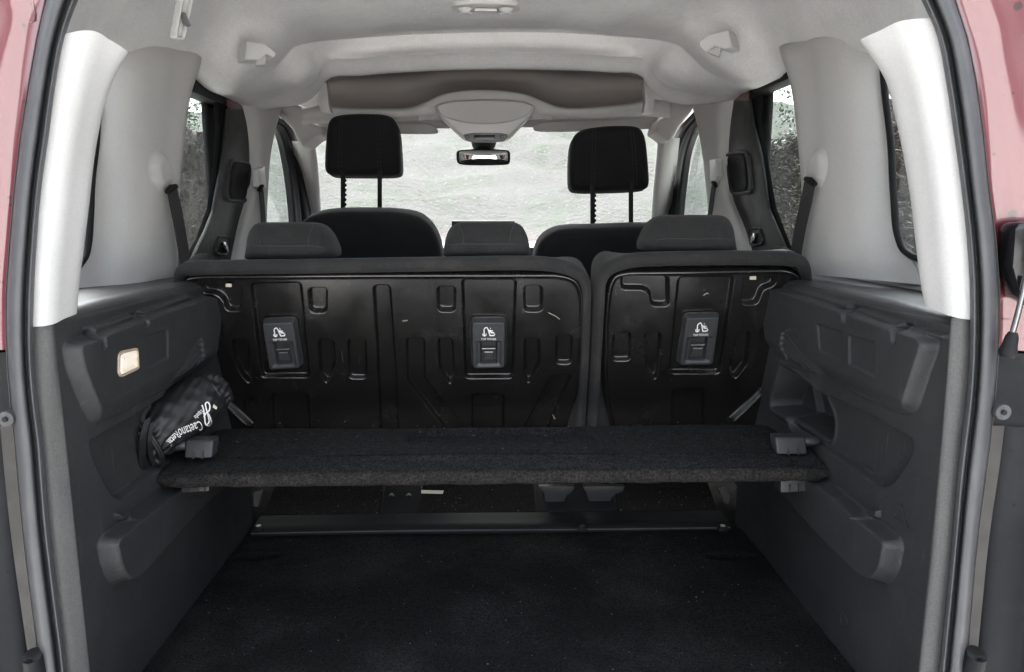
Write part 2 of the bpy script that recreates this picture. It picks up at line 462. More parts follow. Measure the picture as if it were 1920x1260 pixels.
def rings(name, pl, outline, prof, m, parent=None, cap=True, n=96, side=1):
    """outline: 2D points on the plane; prof: (inset, height) pairs from the back to the front"""
    P = np.asarray(outline, float)
    if sum(P[i][0] * P[(i + 1) % len(P)][1] - P[(i + 1) % len(P)][0] * P[i][1] for i in range(len(P))) < 0: P = P[::-1]
    # even resampling
    Q = np.vstack([P, P[:1]]); s = np.r_[0, np.cumsum(np.linalg.norm(np.diff(Q, axis=0), axis=1))]
    tt = np.linspace(0, s[-1], n, endpoint=False)
    P = np.stack([np.interp(tt, s, Q[:, 0]), np.interp(tt, s, Q[:, 1])], 1)
    T = np.roll(P, -1, 0) - np.roll(P, 1, 0); T /= np.linalg.norm(T, axis=1)[:, None] + 1e-12
    Nn = np.stack([-T[:, 1], T[:, 0]], 1)
    V = []
    for ins, h, *sf in prof:
        k = sf[0] if sf else side
        for q in P + Nn * (ins * (k * Nn[:, :1] ** 2 + Nn[:, 1:] ** 2)): V.append(pl.p(q[0], q[1], h))
    f = grid_faces(len(prof), n, True)
    if cap:
        c = P.mean(0); V.append(pl.p(c[0], c[1], prof[-1][1])); k = len(V) - 1; b = (len(prof) - 1) * n
        f += [(b + i, b + (i + 1) % n, k) for i in range(n)]
        V.append(pl.p(c[0], c[1], prof[0][1])); k = len(V) - 1
        f += [((i + 1) % n, i, k) for i in range(n)]
    return pyd(name, V, f, m, parent, True, 60)
def round_prof(th, r, n=5, crown=0.0):
    """a closed body th thick with edges rounded by r, front at h = 0"""
    pr = []
    for i in range(n + 1):
        a = math.pi / 2 * i / n; pr.append((r - r * math.sin(a), -th + r - r * math.cos(a)))
    for i in range(n + 1):
        a = math.pi / 2 * i / n; pr.append((r - r * math.cos(a), -r + r * math.sin(a)))
    if crown: pr.append((r * 2.2, crown * 0.6)); pr.append((r * 3.4, crown))
    return pr
def vplane(D): return Plane((0, D, 0), (1, 0, 0), (0, 0, 1))
def pillow(name, pl, px_pts, th, r, m, parent=None, it=2, q=0.25, crown=0.0, n=96):
    return rings(name, pl, chaikin(pl.poly(px_pts), it, q), round_prof(th, r, crown=crown), m, parent, n=n)
def text_verts(s, size=1.0):
    cu = bpy.data.curves.new('lettering', 'FONT'); cu.body = s; cu.size = size; cu.resolution_u = 3
    o = bpy.data.objects.new('lettering', cu); COL.objects.link(o)
    dg = bpy.context.evaluated_depsgraph_get()
    me = bpy.data.meshes.new_from_object(o.evaluated_get(dg))
    v = np.array([p.co[:2] for p in me.vertices]); f = [tuple(p.vertices) for p in me.polygons]
    bpy.data.objects.remove(o); bpy.data.curves.remove(cu); bpy.data.meshes.remove(me)
    return v, f
def rect(x0, y0, x1, y1): return [(x0, y0), (x1, y0), (x1, y1), (x0, y1)]

# ================================================================== OUTSIDE
def outside():
    # ground
    n = 60
    g = np.linspace(-1, 1, n); xs = np.sign(g) * (np.abs(g) ** 2.2) * 220
    V = [(x, y + 2, 0) for y in xs for x in xs]
    o = pyd('ground', V, grid_faces(n, n), M_GROUND); tag(o, 'pale gravel yard under and around the car', 'ground', kind='structure')
    # bank rising ahead of the car
    nx, ny = 70, 40
    V = []
    r2 = np.random.default_rng(3); bump = r2.normal(0, 0.13, (ny, nx))
    for j in range(ny):
        for i in range(nx):
            x = -30 + 60 * i / (nx - 1); y = 9.5 + 26 * (j / (ny - 1)) ** 1.3
            t = (y - 9.5) / 26
            z = -0.1 + 6.4 * t ** 0.75 + bump[j, i] * min(1, t * 6) + 0.35 * math.sin(x * 0.45 + y * 0.3) * min(1, t * 3)
            V.append((x, y, z))
    o = pyd('bank', V, grid_faces(ny, nx), M_BANK); tag(o, 'pale stony bank with patches of grass ahead of windscreen', 'bank', kind='structure')
    # brushwood screens either side
    for sg, x, top, lab in ((-1, -3.3, 2.22, 'dark brushwood fence with open sky and a sparse tree above it'), (1, 3.3, 2.18, 'dark brushwood fence with dense green trees above it')):
        e = empty('brushwood_fence', (x, 4, 0), lab, 'fence')
        V, Fc = [], []
        nn = 150
        for i in range(nn):
            y = -6 + 16.5 * i / (nn - 1)
            for k in range(12): V.append((x + rng.uniform(-.05, .05), y, (top + rng.uniform(-.06, .05) if k == 11 else top * k / 11 + rng.uniform(-.03, .03)) if k else -0.05))
        o = pyd('screen', V, grid_faces(nn, 12), M_BRUSH, e)
        md = o.modifiers.new('thickness', 'SOLIDIFY'); md.thickness = 0.06
        V, Fc = [], []
        for _ in range(15000):
            y = rng.uniform(-1, 10); z = rng.uniform(0.05, top + .04); l = rng.uniform(.03, .13); a = rng.gauss(0, .35); r = rng.uniform(.003, .007)
            xx = x - sg * rng.uniform(.02, .10); dy, dz = l * math.cos(a), l * math.sin(a); b = len(V)
            for t in (0, 1):
                for ox, oz in ((-r, 0), (r, -r), (r, r)): V.append((xx + ox + t * rng.uniform(-.02, .02), y + dy * t, z + oz + dz * t))
            Fc += [(b, b + 1, b + 4, b + 3), (b + 1, b + 2, b + 5, b + 4), (b + 2, b, b + 3, b + 5)]
        o = pyd('twig_layer', V, Fc, M_TWIG, e, smooth=False); tag(o, kind='stuff')
    # trees beyond the fences
    def tree(x, y, h, cr, lab, n=5200, low=0.35):
        e = empty('tree', (x, y, 0), lab, 'tree', None)
        paths = [([(x, y, -0.1), (x + .1, y, h * .35), (x + .05, y + .1, h * .75)], [.16, .12, .04])]
        for _ in range(9):
            a = rng.uniform(0, 6.28); z0 = h * rng.uniform(.3, .6); l = cr * rng.uniform(.5, .9)
            paths.append(([(x + .07, y, z0), (x + l * .5 * math.cos(a), y + l * .5 * math.sin(a), z0 + l * .35), (x + l * math.cos(a), y + l * math.sin(a), z0 + l * .6)], [.05, .03, .01]))
        tubes('trunk', paths, M_BARK, e, 7)
        cl = [(x + rng.gauss(0, cr * .45), y + rng.gauss(0, cr * .45), h * rng.uniform(low, 1.0), rng.uniform(.25, .5) * cr) for _ in range(26)]
        V, Fc = [], []
        for _ in range(n):
            c = rng.choice(cl); d = Vector((rng.gauss(0, 1), rng.gauss(0, 1), rng.gauss(0, .8))).normalized() * c[3] * rng.uniform(.5, 1.0)
            p = Vector(c[:3]) + d; u = Vector((rng.gauss(0, 1), rng.gauss(0, 1), rng.gauss(0, 1))).normalized(); w = u.cross(Vector((rng.gauss(0, 1), rng.gauss(0, 1), 1))).normalized()
            s = rng.uniform(.022, .05); b = len(V)
            V += [p - u * s, p - w * s * .5, p + u * s, p + w * s * .5]; Fc.append((b, b + 1, b + 2, b + 3))
        pyd('crown', V, Fc, M_LEAF, e, smooth=False)
    tree(-7.0, 17.5, 4.2, 0.9, 'small sparse tree against open sky above the brushwood fence', 2600, .55)
    tree(6.6, 10.0, 6.0, 1.9, 'dark green tree rising just behind the brushwood fence', 15000, .42)
    tree(8.2, 14.8, 6.4, 2.4, 'tall leafy tree behind the grey shed roof', 14000, .3)
    # shed roof to the right
    e = empty('garden_shed', (6.0, 10.6, 0), 'low shed with ribbed grey sheet roof beyond the brushwood fence', 'shed')
    box('wall', (4.2, 9.8, 0), (7.0, 11.6, 2.3), M_BRUSH, e, 0.01)
    for k in range(14):
        yy = 9.6 + k * .15
        slab('roof_sheet', [(4.0, yy, 2.3), (7.2, yy, 2.62), (7.2, yy + .14, 2.62), (4.0, yy + .14, 2.3)], (0, 0, .05), M_TILE, e, 0.01, 1)
outside()

# ================================================================== THE CAR
CAR = empty('car', (0, 2.2, 0), 'red family car seen into its open boot with pale roof lining', 'car')
XL, XR = -0.585, 0.605            # boot side panels
ZF = 0.60                         # boot floor
ZLED = 1.213                      # ledge above the side panels
PLL = Plane((XL, 0, 0), (0, 1, 0), (0, 0, 1))
PLR = Plane((XR, 0, 0), (0, -1, 0), (0, 0, 1))

def body():
    # painted shell, roof, underbody, wheels
    for sg in (-1, 1):
        x = 0.86 * sg
        def side(poly): return slab('body_side', [(x, y, z) for y, z in poly], (0.03 * sg, 0, 0), M_PAINT, CAR, 0.006)
        side([(0.96, .38), (4.2, .38), (4.25, 1.0), (3.5, 1.17), (0.96, 1.17)])
        slab('roof_rail', [(x, .96, 1.74), (x, 2.9, 1.74), (x * .82, 2.9, 1.96), (x * .82, .96, 1.96)], (0.03 * sg, 0, 0), M_PAINT, CAR, 0.004)
        for y0, y1 in ((.96, 1.04), (1.68, 1.96), (2.36, 2.64)):
            slab('door_pillar', [(x - .003 * sg, y0, 1.172), (x - .003 * sg, y1, 1.172), (x - .003 * sg, y1, 1.738), (x - .003 * sg, y0, 1.738)], (0.02 * sg, 0, 0), M_PAINT, CAR, 0.003)
        slab('front_pillar', [(x, 3.62, 1.172), (x, 3.76, 1.172), (x * .95, 3.30, 1.738), (x * .95, 3.18, 1.738)], (0.03 * sg, 0, 0), M_PAINT, CAR, 0.004)
        for y in (1.35, 3.85):
            tubes('wheel', [([(x - .1 * sg, y, .31), (x - .09 * sg, y, .31), (x + .09 * sg, y, .31), (x + .1 * sg, y, .31)], [.26, .31, .31, .26])], M_TYRE, CAR, 32)
    slab('roof', [(-.705, .96, 1.962), (.705, .96, 1.962), (.705, 2.9, 1.962), (-.705, 2.9, 1.962)], (0, 0, .03), M_PAINT, CAR, 0.006)
    box('underbody', (-.85, 1.0, .36), (.85, 4.2, .44), M_RUBB, CAR)
    slab('bonnet', [(-.8, 3.55, 1.16), (.8, 3.55, 1.16), (.76, 4.25, 1.02), (-.76, 4.25, 1.02)], (0, 0, -.04), M_PAINT, CAR, 0.01)
    # inner lower cabin walls behind the seats
    for sg in (-1, 1):
        box('roof_side_lining', (min(.795 * sg, .835 * sg), 2.25, 1.70), (max(.795 * sg, .835 * sg), 3.1, 1.86), M_LIGHT, CAR)
        box('cabin_side_lining', (min(.77 * sg, .84 * sg), 1.72, .45), (max(.77 * sg, .84 * sg), 3.5, 1.16), M_DARK, CAR)
    box('cabin_floor', (-.76, 1.75, .45), (.76, 3.6, .52), M_CARPET, CAR)
    box('dashboard', (-.75, 2.95, .6), (.75, 3.5, 1.225), M_DARKS, CAR, .03)
    # touch screen behind the middle seat
    slab('touchscreen', [PY(847, 414, 2.88), PY(965, 414, 2.88), PY(966, 500, 2.88), PY(846, 500, 2.88)], (0, .02, 0), M_SCREEN, CAR, 0.003)
body()

def tailgate():
    # raised overhead: stiles, header, window and lower panel, hinged at the back of the roof
    h = np.array((0, .95, 1.99)); d = np.array((0, -1.0, .06)); d /= np.linalg.norm(d)
    n = np.array((0, .06, .998)) * .07
    def q(x0, x1, a, b): return [(x0, *(h + d * a)[1:]), (x1, *(h + d * a)[1:]), (x1, *(h + d * b)[1:]), (x0, *(h + d * b)[1:])]
    tg = slab('tailgate', q(-.70, .70, .0, .13), n, M_PAINT, CAR, .01)
    tg['label'] = 'red tailgate raised over the boot'
    slab('tailgate_stile', q(-.70, -.58, .133, .62), n, M_PAINT, tg, .01); slab('tailgate_stile', q(.58, .70, .133, .62), n, M_PAINT, tg, .01)
    slab('tailgate_lining', q(-.70, .70, .623, 1.20), n, M_DARK, tg, .01)
    slab('tailgate_window', q(-.578, .578, .133, .62), n * .06, M_SIDEG, tg, 0)
tailgate()

def floor_part():
    n0, n1 = 170, 200
    xs = np.linspace(XL + .002, XR - .002, n1); ys = np.linspace(.90, 1.655, n0)
    X, Y = np.meshgrid(xs, ys)
    Z = np.full(X.shape, ZF) + nrng.normal(0, .0006, X.shape)
    for px, py in ((478, 1044), (1372, 1044)):
        c = PZ(px, py, ZF)
        d = np.sqrt(((X - c[0]) / .052) ** 2 + ((Y - c[1]) / .020) ** 2)
        Z -= .016 * sstep(1.15, .75, d)
        Z += .003 * np.exp(-((d - 1.25) / .2) ** 2)
    Z += .0015 * np.sin(X * 9 + 1) * np.sin(Y * 11)
    o = pyd('boot_floor', np.stack([X, Y, Z], -1).reshape(-1, 3), grid_faces(n0, n1), M_CARPET, CAR)
    o['label'] = 'black carpeted boot floor flecked with lint'
    box('boot_underfloor', (XL, .9, .47), (XR, 1.70, .575), M_RUBB, CAR)
    # threshold strip and hinged flaps under the seat
    y0 = 1.65
    a, b = PZ(469, 1005, ZF + .002), PZ(1378, 1003, ZF + .002)
    ys = 1.648
    st = loft('threshold_strip', [[(a[0], ys, ZF - .01), (-.2, ys, ZF - .01), (.2, ys, ZF - .01), (b[0], ys, ZF - .01)],
                             [(a[0], ys - .004, ZF + .006), (-.2, ys - .004, ZF + .008), (.2, ys - .004, ZF + .006), (b[0], ys - .004, ZF + .006)],
                             [(a[0], ys + .002, ZF + .012), (-.2, ys + .002, ZF + .014), (.2, ys + .002, ZF + .012), (b[0], ys + .002, ZF + .012)],
                             [(a[0] + .004, ys + .03, ZF + .020), (-.2, ys + .03, ZF + .022), (.2, ys + .03, ZF + .020), (b[0] - .004, ys + .03, ZF + .020)],
                             [(a[0] + .008, ys + .055, ZF + .026), (-.2, ys + .055, ZF + .028), (.2, ys + .055, ZF + .026), (b[0] - .008, ys + .055, ZF + .026)]], M_RUBB, CAR, 4, 5)
    tubes('strip_edge', [(catmull([(a[0] + .002, ys - .0045, ZF + .007), (-.2, ys - .0045, ZF + .009), (.2, ys - .0045, ZF + .007), (b[0] - .002, ys - .0045, ZF + .007)], 8), .0016)], M_STRIP, st, 6)
    for px in (485, 1092, 1355):
        c = PZ(px, 992, ZF + .018)
        slab('screw_pocket', [c + np.array(q) for q in ((-.011, -.006, .004), (.011, -.006, .004), (.011, .008, .007), (-.011, .008, .007))], (0, 0, -.01), M_RUBB, st, .003)
        tubes('screw', [([c + np.array((0, .001, .001)), c + np.array((0, 0, .009))], .006)], M_CHROME, st, 12)
    yb = ys + .058
    def flap(x0, x1, m):
        return slab('hinge_flap', [(x0, yb, ZF + .027), (x1, yb, ZF + .027), (x1 + (.012 if x1 < 0 else -.012) * 0, yb + .17, ZF + .10), (x0, yb + .17, ZF + .10)], (0, .004, -.012), m, CAR, .004)
    px0 = [a[0] + .012, PZ(707, 975, .625)[0], PZ(782, 975, .625)[0], PZ(1008, 975, .625)[0], PZ(1165, 975, .625)[0], b[0] - .012]
    for i in range(5): flap(px0[i] + .002, px0[i + 1] - .002, M_FLAP if i in (0, 2, 4) else M_RUBB)
    slab('light_gap_glint', [PY(x, y, yb + .05) for x, y in ((790, 919), (832, 920), (830, 926), (790, 925))], (0, .001, 0), M_STICK_AND_GLINT, CAR, 0)  # pale slab put in as a painted glint for the light gap under the shelf
    # hinge brackets and little release tabs below the shelf
    for px, w in ((735, 6), (767, 6)):
        c = PY(px, 934, yb + .06)
        tubes('hinge_loop', [(catmull([c + np.array(q) for q in ((-.006, 0, -.014), (-.007, -.004, .004), (0, -.006, .014), (.007, -.004, .004), (.006, 0, -.014))], 4), .0028)], M_CHROME, CAR, 8)
    for pxs in ((1010, 1018, 1030, 1038, 1050, 1072, 1078), (1092, 1098, 1115, 1122, 1148, 1160, 1172)):
        p = [(pxs[0], 912), (pxs[-1], 912), (pxs[-1] - 4, 922), (pxs[-2] - 10, 930), (pxs[3] + 14, 955), (pxs[2] - 6, 955), (pxs[1] + 2, 925)]
        D = yb + .03
        slab('seat_hinge', [PY(x, y, D) for x, y in p], (0, .02, .0), M_DARKS, CAR, .003)
    for p in ([(474, 925), (492, 920), (484, 952), (475, 950)], [(1348, 918), (1362, 916), (1370, 932), (1367, 946), (1360, 944)]):
        slab('release_tab', [PY(x, y, yb + .02) for x, y in p], (0, .012, 0), M_STRIP, CAR, .003)
floor_part()

# ------------------------------------------------------------------ boot side panels
def side_panel(sg, pl, near, F):
    def uvp(pts, it=2): return fillet(pl.poly(pts), (.004, .009, .022)[it])
    far = 1.70
    pb = Plane(pl.O + pl.N * .024, pl.U, pl.V); pr_ = Plane(pl.O + pl.N * .028, pl.U, pl.V)
    def uvb(pts, it=1, q=pb): return fillet(q.poly(pts), (.003, .006, .015)[it])
    u0, u1 = (near, far) if sg < 0 else (-far, -near)
    def H(U, V):
        h = np.zeros(U.shape)
        # upper housing stands proud, fading into the wall at its foot
        s = sd_poly(U, V, uvp(F['boss'], 2), .08)
        vb = pl.uv(*F['fade'][0])[1]; vt = pl.uv(*F['fade'][1])[1]
        # gentle step line with a shallow hollow below it
        s2 = sd_poly(U, V, uvp(F['hollow'], 2), .08)
        h -= .014 * sstep(.003, -.006, s2)
        hb = .024 * sstep(.002, -.005, s) * (0.25 + .75 * sstep(vb, vt, V))
        h += hb
        for q in F['ledge']:
            s3 = sd_poly(U, V, uvb(q, 0)); h += .010 * sstep(.002, -.004, s3)
        for q in F['notch']:
            s3 = sd_poly(U, V, uvb(q, 0)); h -= .022 * sstep(.0015, -.002, s3)
        for q in F['square']:
            s3 = sd_poly(U, V, uvb(q, 1)); h -= .0030 * sstep(.0015, -.0015, s3)
            h += .0012 * np.exp(-(s3 / .002) ** 2)
        P = uvb(F['ridges'], 1); s3 = sd_poly(U, V, P)
        a, b = np.array(pb.uv(*F['rdir'][0])), np.array(pb.uv(*F['rdir'][1])); d = (b - a) / np.linalg.norm(b - a)
        ph = ((U - a[0]) * -d[1] + (V - a[1]) * d[0])
        h += sstep(.001, -.003, s3) * (-.006 + .0040 * np.sin(ph / .0115 * 2 * math.pi))
        # lower rail the shelf can rest on
        s4 = sd_poly(U, V, uvp(F['rail'], 2), .08)
        h += .028 * sstep(.002, -.007, s4)
        s5 = sd_poly(U, V, uvb(F['tab'], 0, pr_)); h += .008 * sstep(.0015, -.002, s5)
        s6 = sd_poly(U, V, uvp(F['cubby'], 2))
        h -= (.085 if sg < 0 else .065) * sstep(.0015, -.010, s6)
        h += .003 * np.exp(-((s6 - .006) / .004) ** 2)
        if 'lamp' in F:
            s7 = sd_poly(U, V, uvb(F['lamp'], 0)); h -= .008 * sstep(.003, -.001, s7)
        # rounded top edge and wheel arch swelling low at the back
        h -= .012 * sstep(ZLED - .012, ZLED, V) ** 2
        yy = U if sg < 0 else -U
        h += .0015 * np.sin(yy * 13 + V * 7) * sstep(near + .005, near + .06, yy)
        return h
    o = relief('boot_side_panel', pl, u0, u1, ZF - .01, ZLED, .0016, H, M_DARK, CAR)
    o['label'] = 'moulded charcoal boot side panel with ' + ('lit lamp' if sg < 0 else 'open cubby')
    x0 = pl.O[0]
    xo = x0 + sg * .19
    # ledge on top
    n = 24
    lo = loft('side_ledge', [[(x0 + sg * .006, y, ZLED - .004), (x0 + sg * .012, y, ZLED + .0005), (x0 + sg * .06, y, ZLED + .002), (xo, y, ZLED + .001)] for y in np.linspace(near - .005, 1.80, 6)], M_DARKS, o, 4, 4)
    # cubby floor lip
    if 'lip' in F:
        p = [PX(px, py, x0 - sg * .004) for px, py in F['lip']]
        tubes('cubby_lip', [(catmull(p, 5), .0042)], M_DARK, o, 10)
    if 'lamp' in F:
        lp = Plane((x0 + .0235, 0, 0), (0, 1, 0), (0, 0, 1))
        P = fillet(lp.poly(F['lamp']), .004)
        rings('lamp_frame', lp, P, [(-.002, -.02), (-.002, .001), (-.001, .002), (.001, .002), (.002, .001), (.002, -.01)], mat('cream_bezel', (.42, .33, .25), .5), o, cap=False)
        rings('lamp_lens', lp, P, [(.002, -.01), (.002, .000), (.004, .002), (.012, .003)], M_LAMP, o)
    return o
FL = dict(
    boss=[(117, 655), (121, 642), (155, 632), (187, 618), (268, 590), (375, 552), (390, 560), (395, 605), (387, 650), (388, 684), (330, 718), (244, 766), (172, 800), (150, 760), (125, 695)],
    fade=[(250, 765), (250, 716)],
    ledge=[[(187, 616), (268, 588), (273, 598), (196, 629)], [(284, 584), (372, 552), (376, 560), (290, 594)]],
    notch=[[(187, 624), (197, 613), (201, 650), (194, 656)], [(274, 592), (281, 586), (282, 609), (277, 614)]],
    square=[[(277, 628), (316, 617), (318, 672), (280, 692)]],
    ridges=[(337, 690), (362, 642), (378, 632), (385, 676), (330, 714)], rdir=[(338, 700), (372, 640)],
    hollow=[(164, 828), (244, 786), (331, 730), (389, 700), (392, 790), (300, 878), (225, 936), (203, 924), (170, 850)],
    rail=[(181, 1022), (187, 1006), (213, 986), (287, 930), (350, 890), (420, 860), (400, 920), (367, 945), (283, 1030), (232, 1087), (207, 1097), (190, 1066)],
    tab=[(246, 963), (268, 959), (268, 974), (252, 976)],
    cubby=[(286, 800), (290, 776), (335, 742), (386, 704), (402, 765), (345, 850), (312, 866), (292, 850)],
    lamp=[(223, 666), (229, 660), (257, 654), (259, 690), (227, 705), (222, 700)])
FR = dict(
    boss=[(1448, 551), (1460, 538), (1511, 553), (1575, 572), (1670, 606), (1752, 628), (1763, 645), (1743, 706), (1722, 770), (1700, 778), (1638, 756), (1540, 702), (1462, 682), (1450, 610)],
    fade=[(1640, 756), (1640, 712)],
    ledge=[[(1585, 577), (1668, 606), (1664, 617), (1584, 588)], [(1463, 538), (1572, 570), (1570, 580), (1462, 549)], [(1684, 610), (1748, 628), (1744, 638), (1684, 622)]],
    notch=[[(1573, 574), (1584, 578), (1583, 606), (1577, 603)], [(1669, 607), (1682, 611), (1680, 645), (1673, 642)]],
    square=[[(1531, 607), (1581, 624), (1580, 682), (1534, 658)], [(1589, 627), (1641, 642), (1644, 709), (1590, 684)]],
    ridges=[(1466, 622), (1482, 614), (1536, 704), (1531, 712), (1458, 674)], rdir=[(1474, 618), (1533, 706)],
    hollow=[(1462, 696), (1531, 733), (1638, 781), (1714, 824), (1712, 848), (1679, 905), (1654, 914), (1555, 848), (1480, 806)],
    rail=[(1695, 1027), (1692, 1012), (1676, 996), (1573, 915), (1530, 886), (1440, 850), (1462, 910), (1500, 943), (1573, 1019), (1640, 1082), (1666, 1094), (1684, 1075)],
    tab=[(1595, 957), (1620, 957), (1620, 972), (1600, 974)],
    cubby=[(1467, 682), (1529, 730), (1552, 790), (1547, 828), (1531, 819), (1448, 764), (1448, 748)])
SPL = side_panel(-1, PLL, .985, FL)
SPR = side_panel(1, PLR, .93, FR)
# moulded marks on the right panel: a ring and a small triangle
def marks():
    pl = Plane((XR - .003, 0, 0), (0, -1, 0), (0, 0, 1))
    c = np.array(pl.uv(1582, 1163))
    tubes('moulding_mark', [([pl.p(c[0] + .012 * math.cos(a), c[1] + .012 * math.sin(a)) for a in np.linspace(0, 2 * math.pi, 25)], .0006)], M_DARK, SPR, 5)
    q = pl.poly([(1676, 968), (1690, 945), (1703, 990), (1676, 968)])
    tubes('moulding_mark', [([pl.p(*p) for p in q], .0007)], M_DARK, SPR, 5)
marks()

# ------------------------------------------------------------------ tailgate aperture: seal, strip, painted channel
def resample(pts, ys):
    pts = sorted(pts, key=lambda p: p[1]); c = catmull(np.array(pts, float), 8)
    return [(float(np.interp(y, c[:, 1], c[:, 0])), y) for y in ys]
def aperture():
    YS = [-60, 0, 70, 150, 250, 350, 450, 550, 620, 700, 770, 830, 900, 980, 1060, 1140, 1220, 1320]
    so = {-1: [(190, -300), (145, -180), (112, -60), (86, 0), (70, 72), (58, 139), (36, 278), (21, 433), (12, 556), (12, 620), (16, 700), (28, 827), (44, 1004), (67, 1188), (86, 1330)],
          1: [(1690, -300), (1735, -180), (1768, -60), (1790, 0), (1813, 72), (1832, 167), (1854, 361), (1868, 472), (1873, 556), (1868, 699), (1856, 827), (1833, 1004), (1814, 1220), (1803, 1330)]}
    si = {-1: [(175, -60), (147, 0), (121, 72), (97, 222), (78, 356), (67, 500), (63, 611), (67, 727), (80, 827), (89, 949), (105, 1093), (122, 1227), (132, 1330)],
          1: [(1694, -60), (1727, 0), (1750, 45), (1763, 100), (1785, 233), (1807, 400), (1816, 500), (1818, 597), (1814, 727), (1797, 871), (1783, 1038), (1764, 1227), (1754, 1330)]}
    D0 = {-1: .955, 1: .905}
    prof = [(0.0, .012), (.04, -.002), (.14, -.010), (.32, -.013), (.50, -.011), (.60, -.002), (.655, .012), (.70, .014), (.75, .001), (.84, -.005), (.93, 0.0), (1.0, .014)]
    for sg in (-1, 1):
        A, B = resample(so[sg], YS), resample(si[sg], YS)
        rows = [[PY(a[0] + (b[0] - a[0]) * t, a[1], D0[sg] + dd) for t, dd in prof] for a, b in zip(A, B)]
        o = loft('tailgate_seal', rows, M_RUB, CAR, 4, 4)
        o['label'] = 'double ribbed rubber seal round the boot opening'
        # painted channel outside the seal (upper), down to the lamp
        ysb = [-300, -180] + [y for y in YS if y <= 640] + [660]
        A2 = resample(so[sg], ysb)
        rows = []
        for a in A2:
            k = (a[1] + 60) / 720
            w = np.array([0.0, .012, .04, .075, .12, .26]) * -1 * -sg
            base = PY(a[0], a[1], D0[sg] + .008)
            dp = [.012, .016, .006, -.002, -.012, .03]
            rows.append([base + np.array((w_, d_, 0)) for i, (w_, d_) in enumerate(zip(w, dp))])
        loft('rear_body_channel', rows, M_PAINT, CAR, 4, 4)
        # thin bright flange edge beside the seal
        tubes('flange_edge', [([PY(a[0] - sg * -1.5, a[1], D0[sg] + .004) for a in resample(so[sg], YS)], .0010)], M_FLANGE, CAR, 6)
        # lower: dull flange strip and bumper end
        ysl = [y for y in YS if y >= 830]
        ysl = [800] + ysl
        A3 = resample(so[sg], ysl)
        wd = [.0, .012, .016]
        rows = [[PY(a[0], a[1], D0[sg] + .01) + np.array((sg * w_, .004 + .0 * i, 0)) for i, w_ in enumerate((0, .004, .010 + .006 * (1 - j / len(A3)), .016 + .006 * (1 - j / len(A3))))] for j, a in enumerate(A3)]
        loft('flange_strip', rows, M_FLANGE, CAR, 3, 3)
        rows = [[PY(a[0], a[1], D0[sg] + .01) + np.array((sg * w_, d_, 0)) for w_, d_ in ((.0165, .012), (.022, .002), (.05, -.004), (.075, -.006), (.08, -.03), (.088, -.034), (.092, -.012), (.26, .01))] for a in A3]
        loft('bumper_end', rows, M_BUMP, CAR, 3, 3)
        # black moulding between paint and bumper with a rubber stop
        yt, yb_ = 662, 806
        a, b = resample(so[sg], [yt, yb_])
        p0, p1 = PY(*a, D0[sg] + .012), PY(*b, D0[sg] + .012)
        e = np.array((sg * .26, 0, 0))
        loft('lamp_bracket', [[p0 + np.array((0, .01, 0)), p0 + e * .12 + np.array((0, -.004, 0)), p0 + e * .4 + np.array((0, .008, .01)), p0 + e],
                              [(p0 + p1) / 2 + np.array((0, .012, 0)), (p0 + p1) / 2 + e * .12 + np.array((0, .014, 0)), (p0 + p1) / 2 + e * .4 + np.array((0, -.004, 0)), (p0 + p1) / 2 + e],
                              [p1 + np.array((0, .01, 0)), p1 + e * .12, p1 + e * .4, p1 + e]], M_BUMP, CAR, 4, 4)
        cx, cy = (11, 786) if sg < 0 else (1881, 773)
        c = PY(cx, cy, D0[sg] - .012)
        pr = [(0.0, .0035), (.001, .0085), (.0, .010), (.006, .0105), (.010, .0095), (.03, .0095)]
        tubes('rubber_stop', [([c + np.array((0, -.001 + d, 0)) for d, r in pr[1:]], [r for d, r in pr[1:]])], M_RUB, CAR, 20)
        tubes('stop_screw', [([c + np.array((0, -.003, 0)), c + np.array((0, .001, 0))], .0035)], M_RUBB, CAR, 12)
        cb = PY(66, 1243, D0[sg] - .01) if sg < 0 else PY(1826, 1240, D0[sg] - .01)
        tubes('buffer', [([cb + np.array((0, -.01, .012)), cb + np.array((0, -.004, .014)), cb + np.array((0, .0, -.01)), cb + np.array((0, .01, -.03))], [.004, .013, .015, .012])], M_RUBB, CAR, 14)
    # gas strut at the right with its socket
    p = [PY(1925, 520, .88), PY(1908, 590, .88), PY(1893, 645, .88)]
    tubes('gas_strut', [(p, .0035)], M_CHROME, CAR, 12)
    b = PY(1891, 655, .88); t = (p[2] - p[1]) / np.linalg.norm(p[2] - p[1])
    tubes('strut_socket', [([b - t * .022, b - t * .016, b - t * .006, b + t * .004, b + t * .010], [.005, .0075, .0085, .011, .008])], M_RUBB, CAR, 16)
    slab('tail_lamp_edge', [PY(x, y, .888) for x, y in ((1904, 430), (1912, 418), (1990, 410), (1990, 600), (1915, 560), (1899, 500))], (0, .03, 0), M_SCREEN, CAR, .006)
    # trim strip at the mouth of the boot
    YT = [596, 615, 680, 760, 827, 900, 980, 1060, 1140, 1220, 1320]
    ti = {-1: [(98, 585), (103, 615), (107, 700), (111, 782), (128, 949), (144, 1115), (161, 1260), (168, 1330)], 1: [(1780, 575), (1778, 604), (1770, 715), (1761, 827), (1744, 1032), (1722, 1227), (1712, 1330)]}
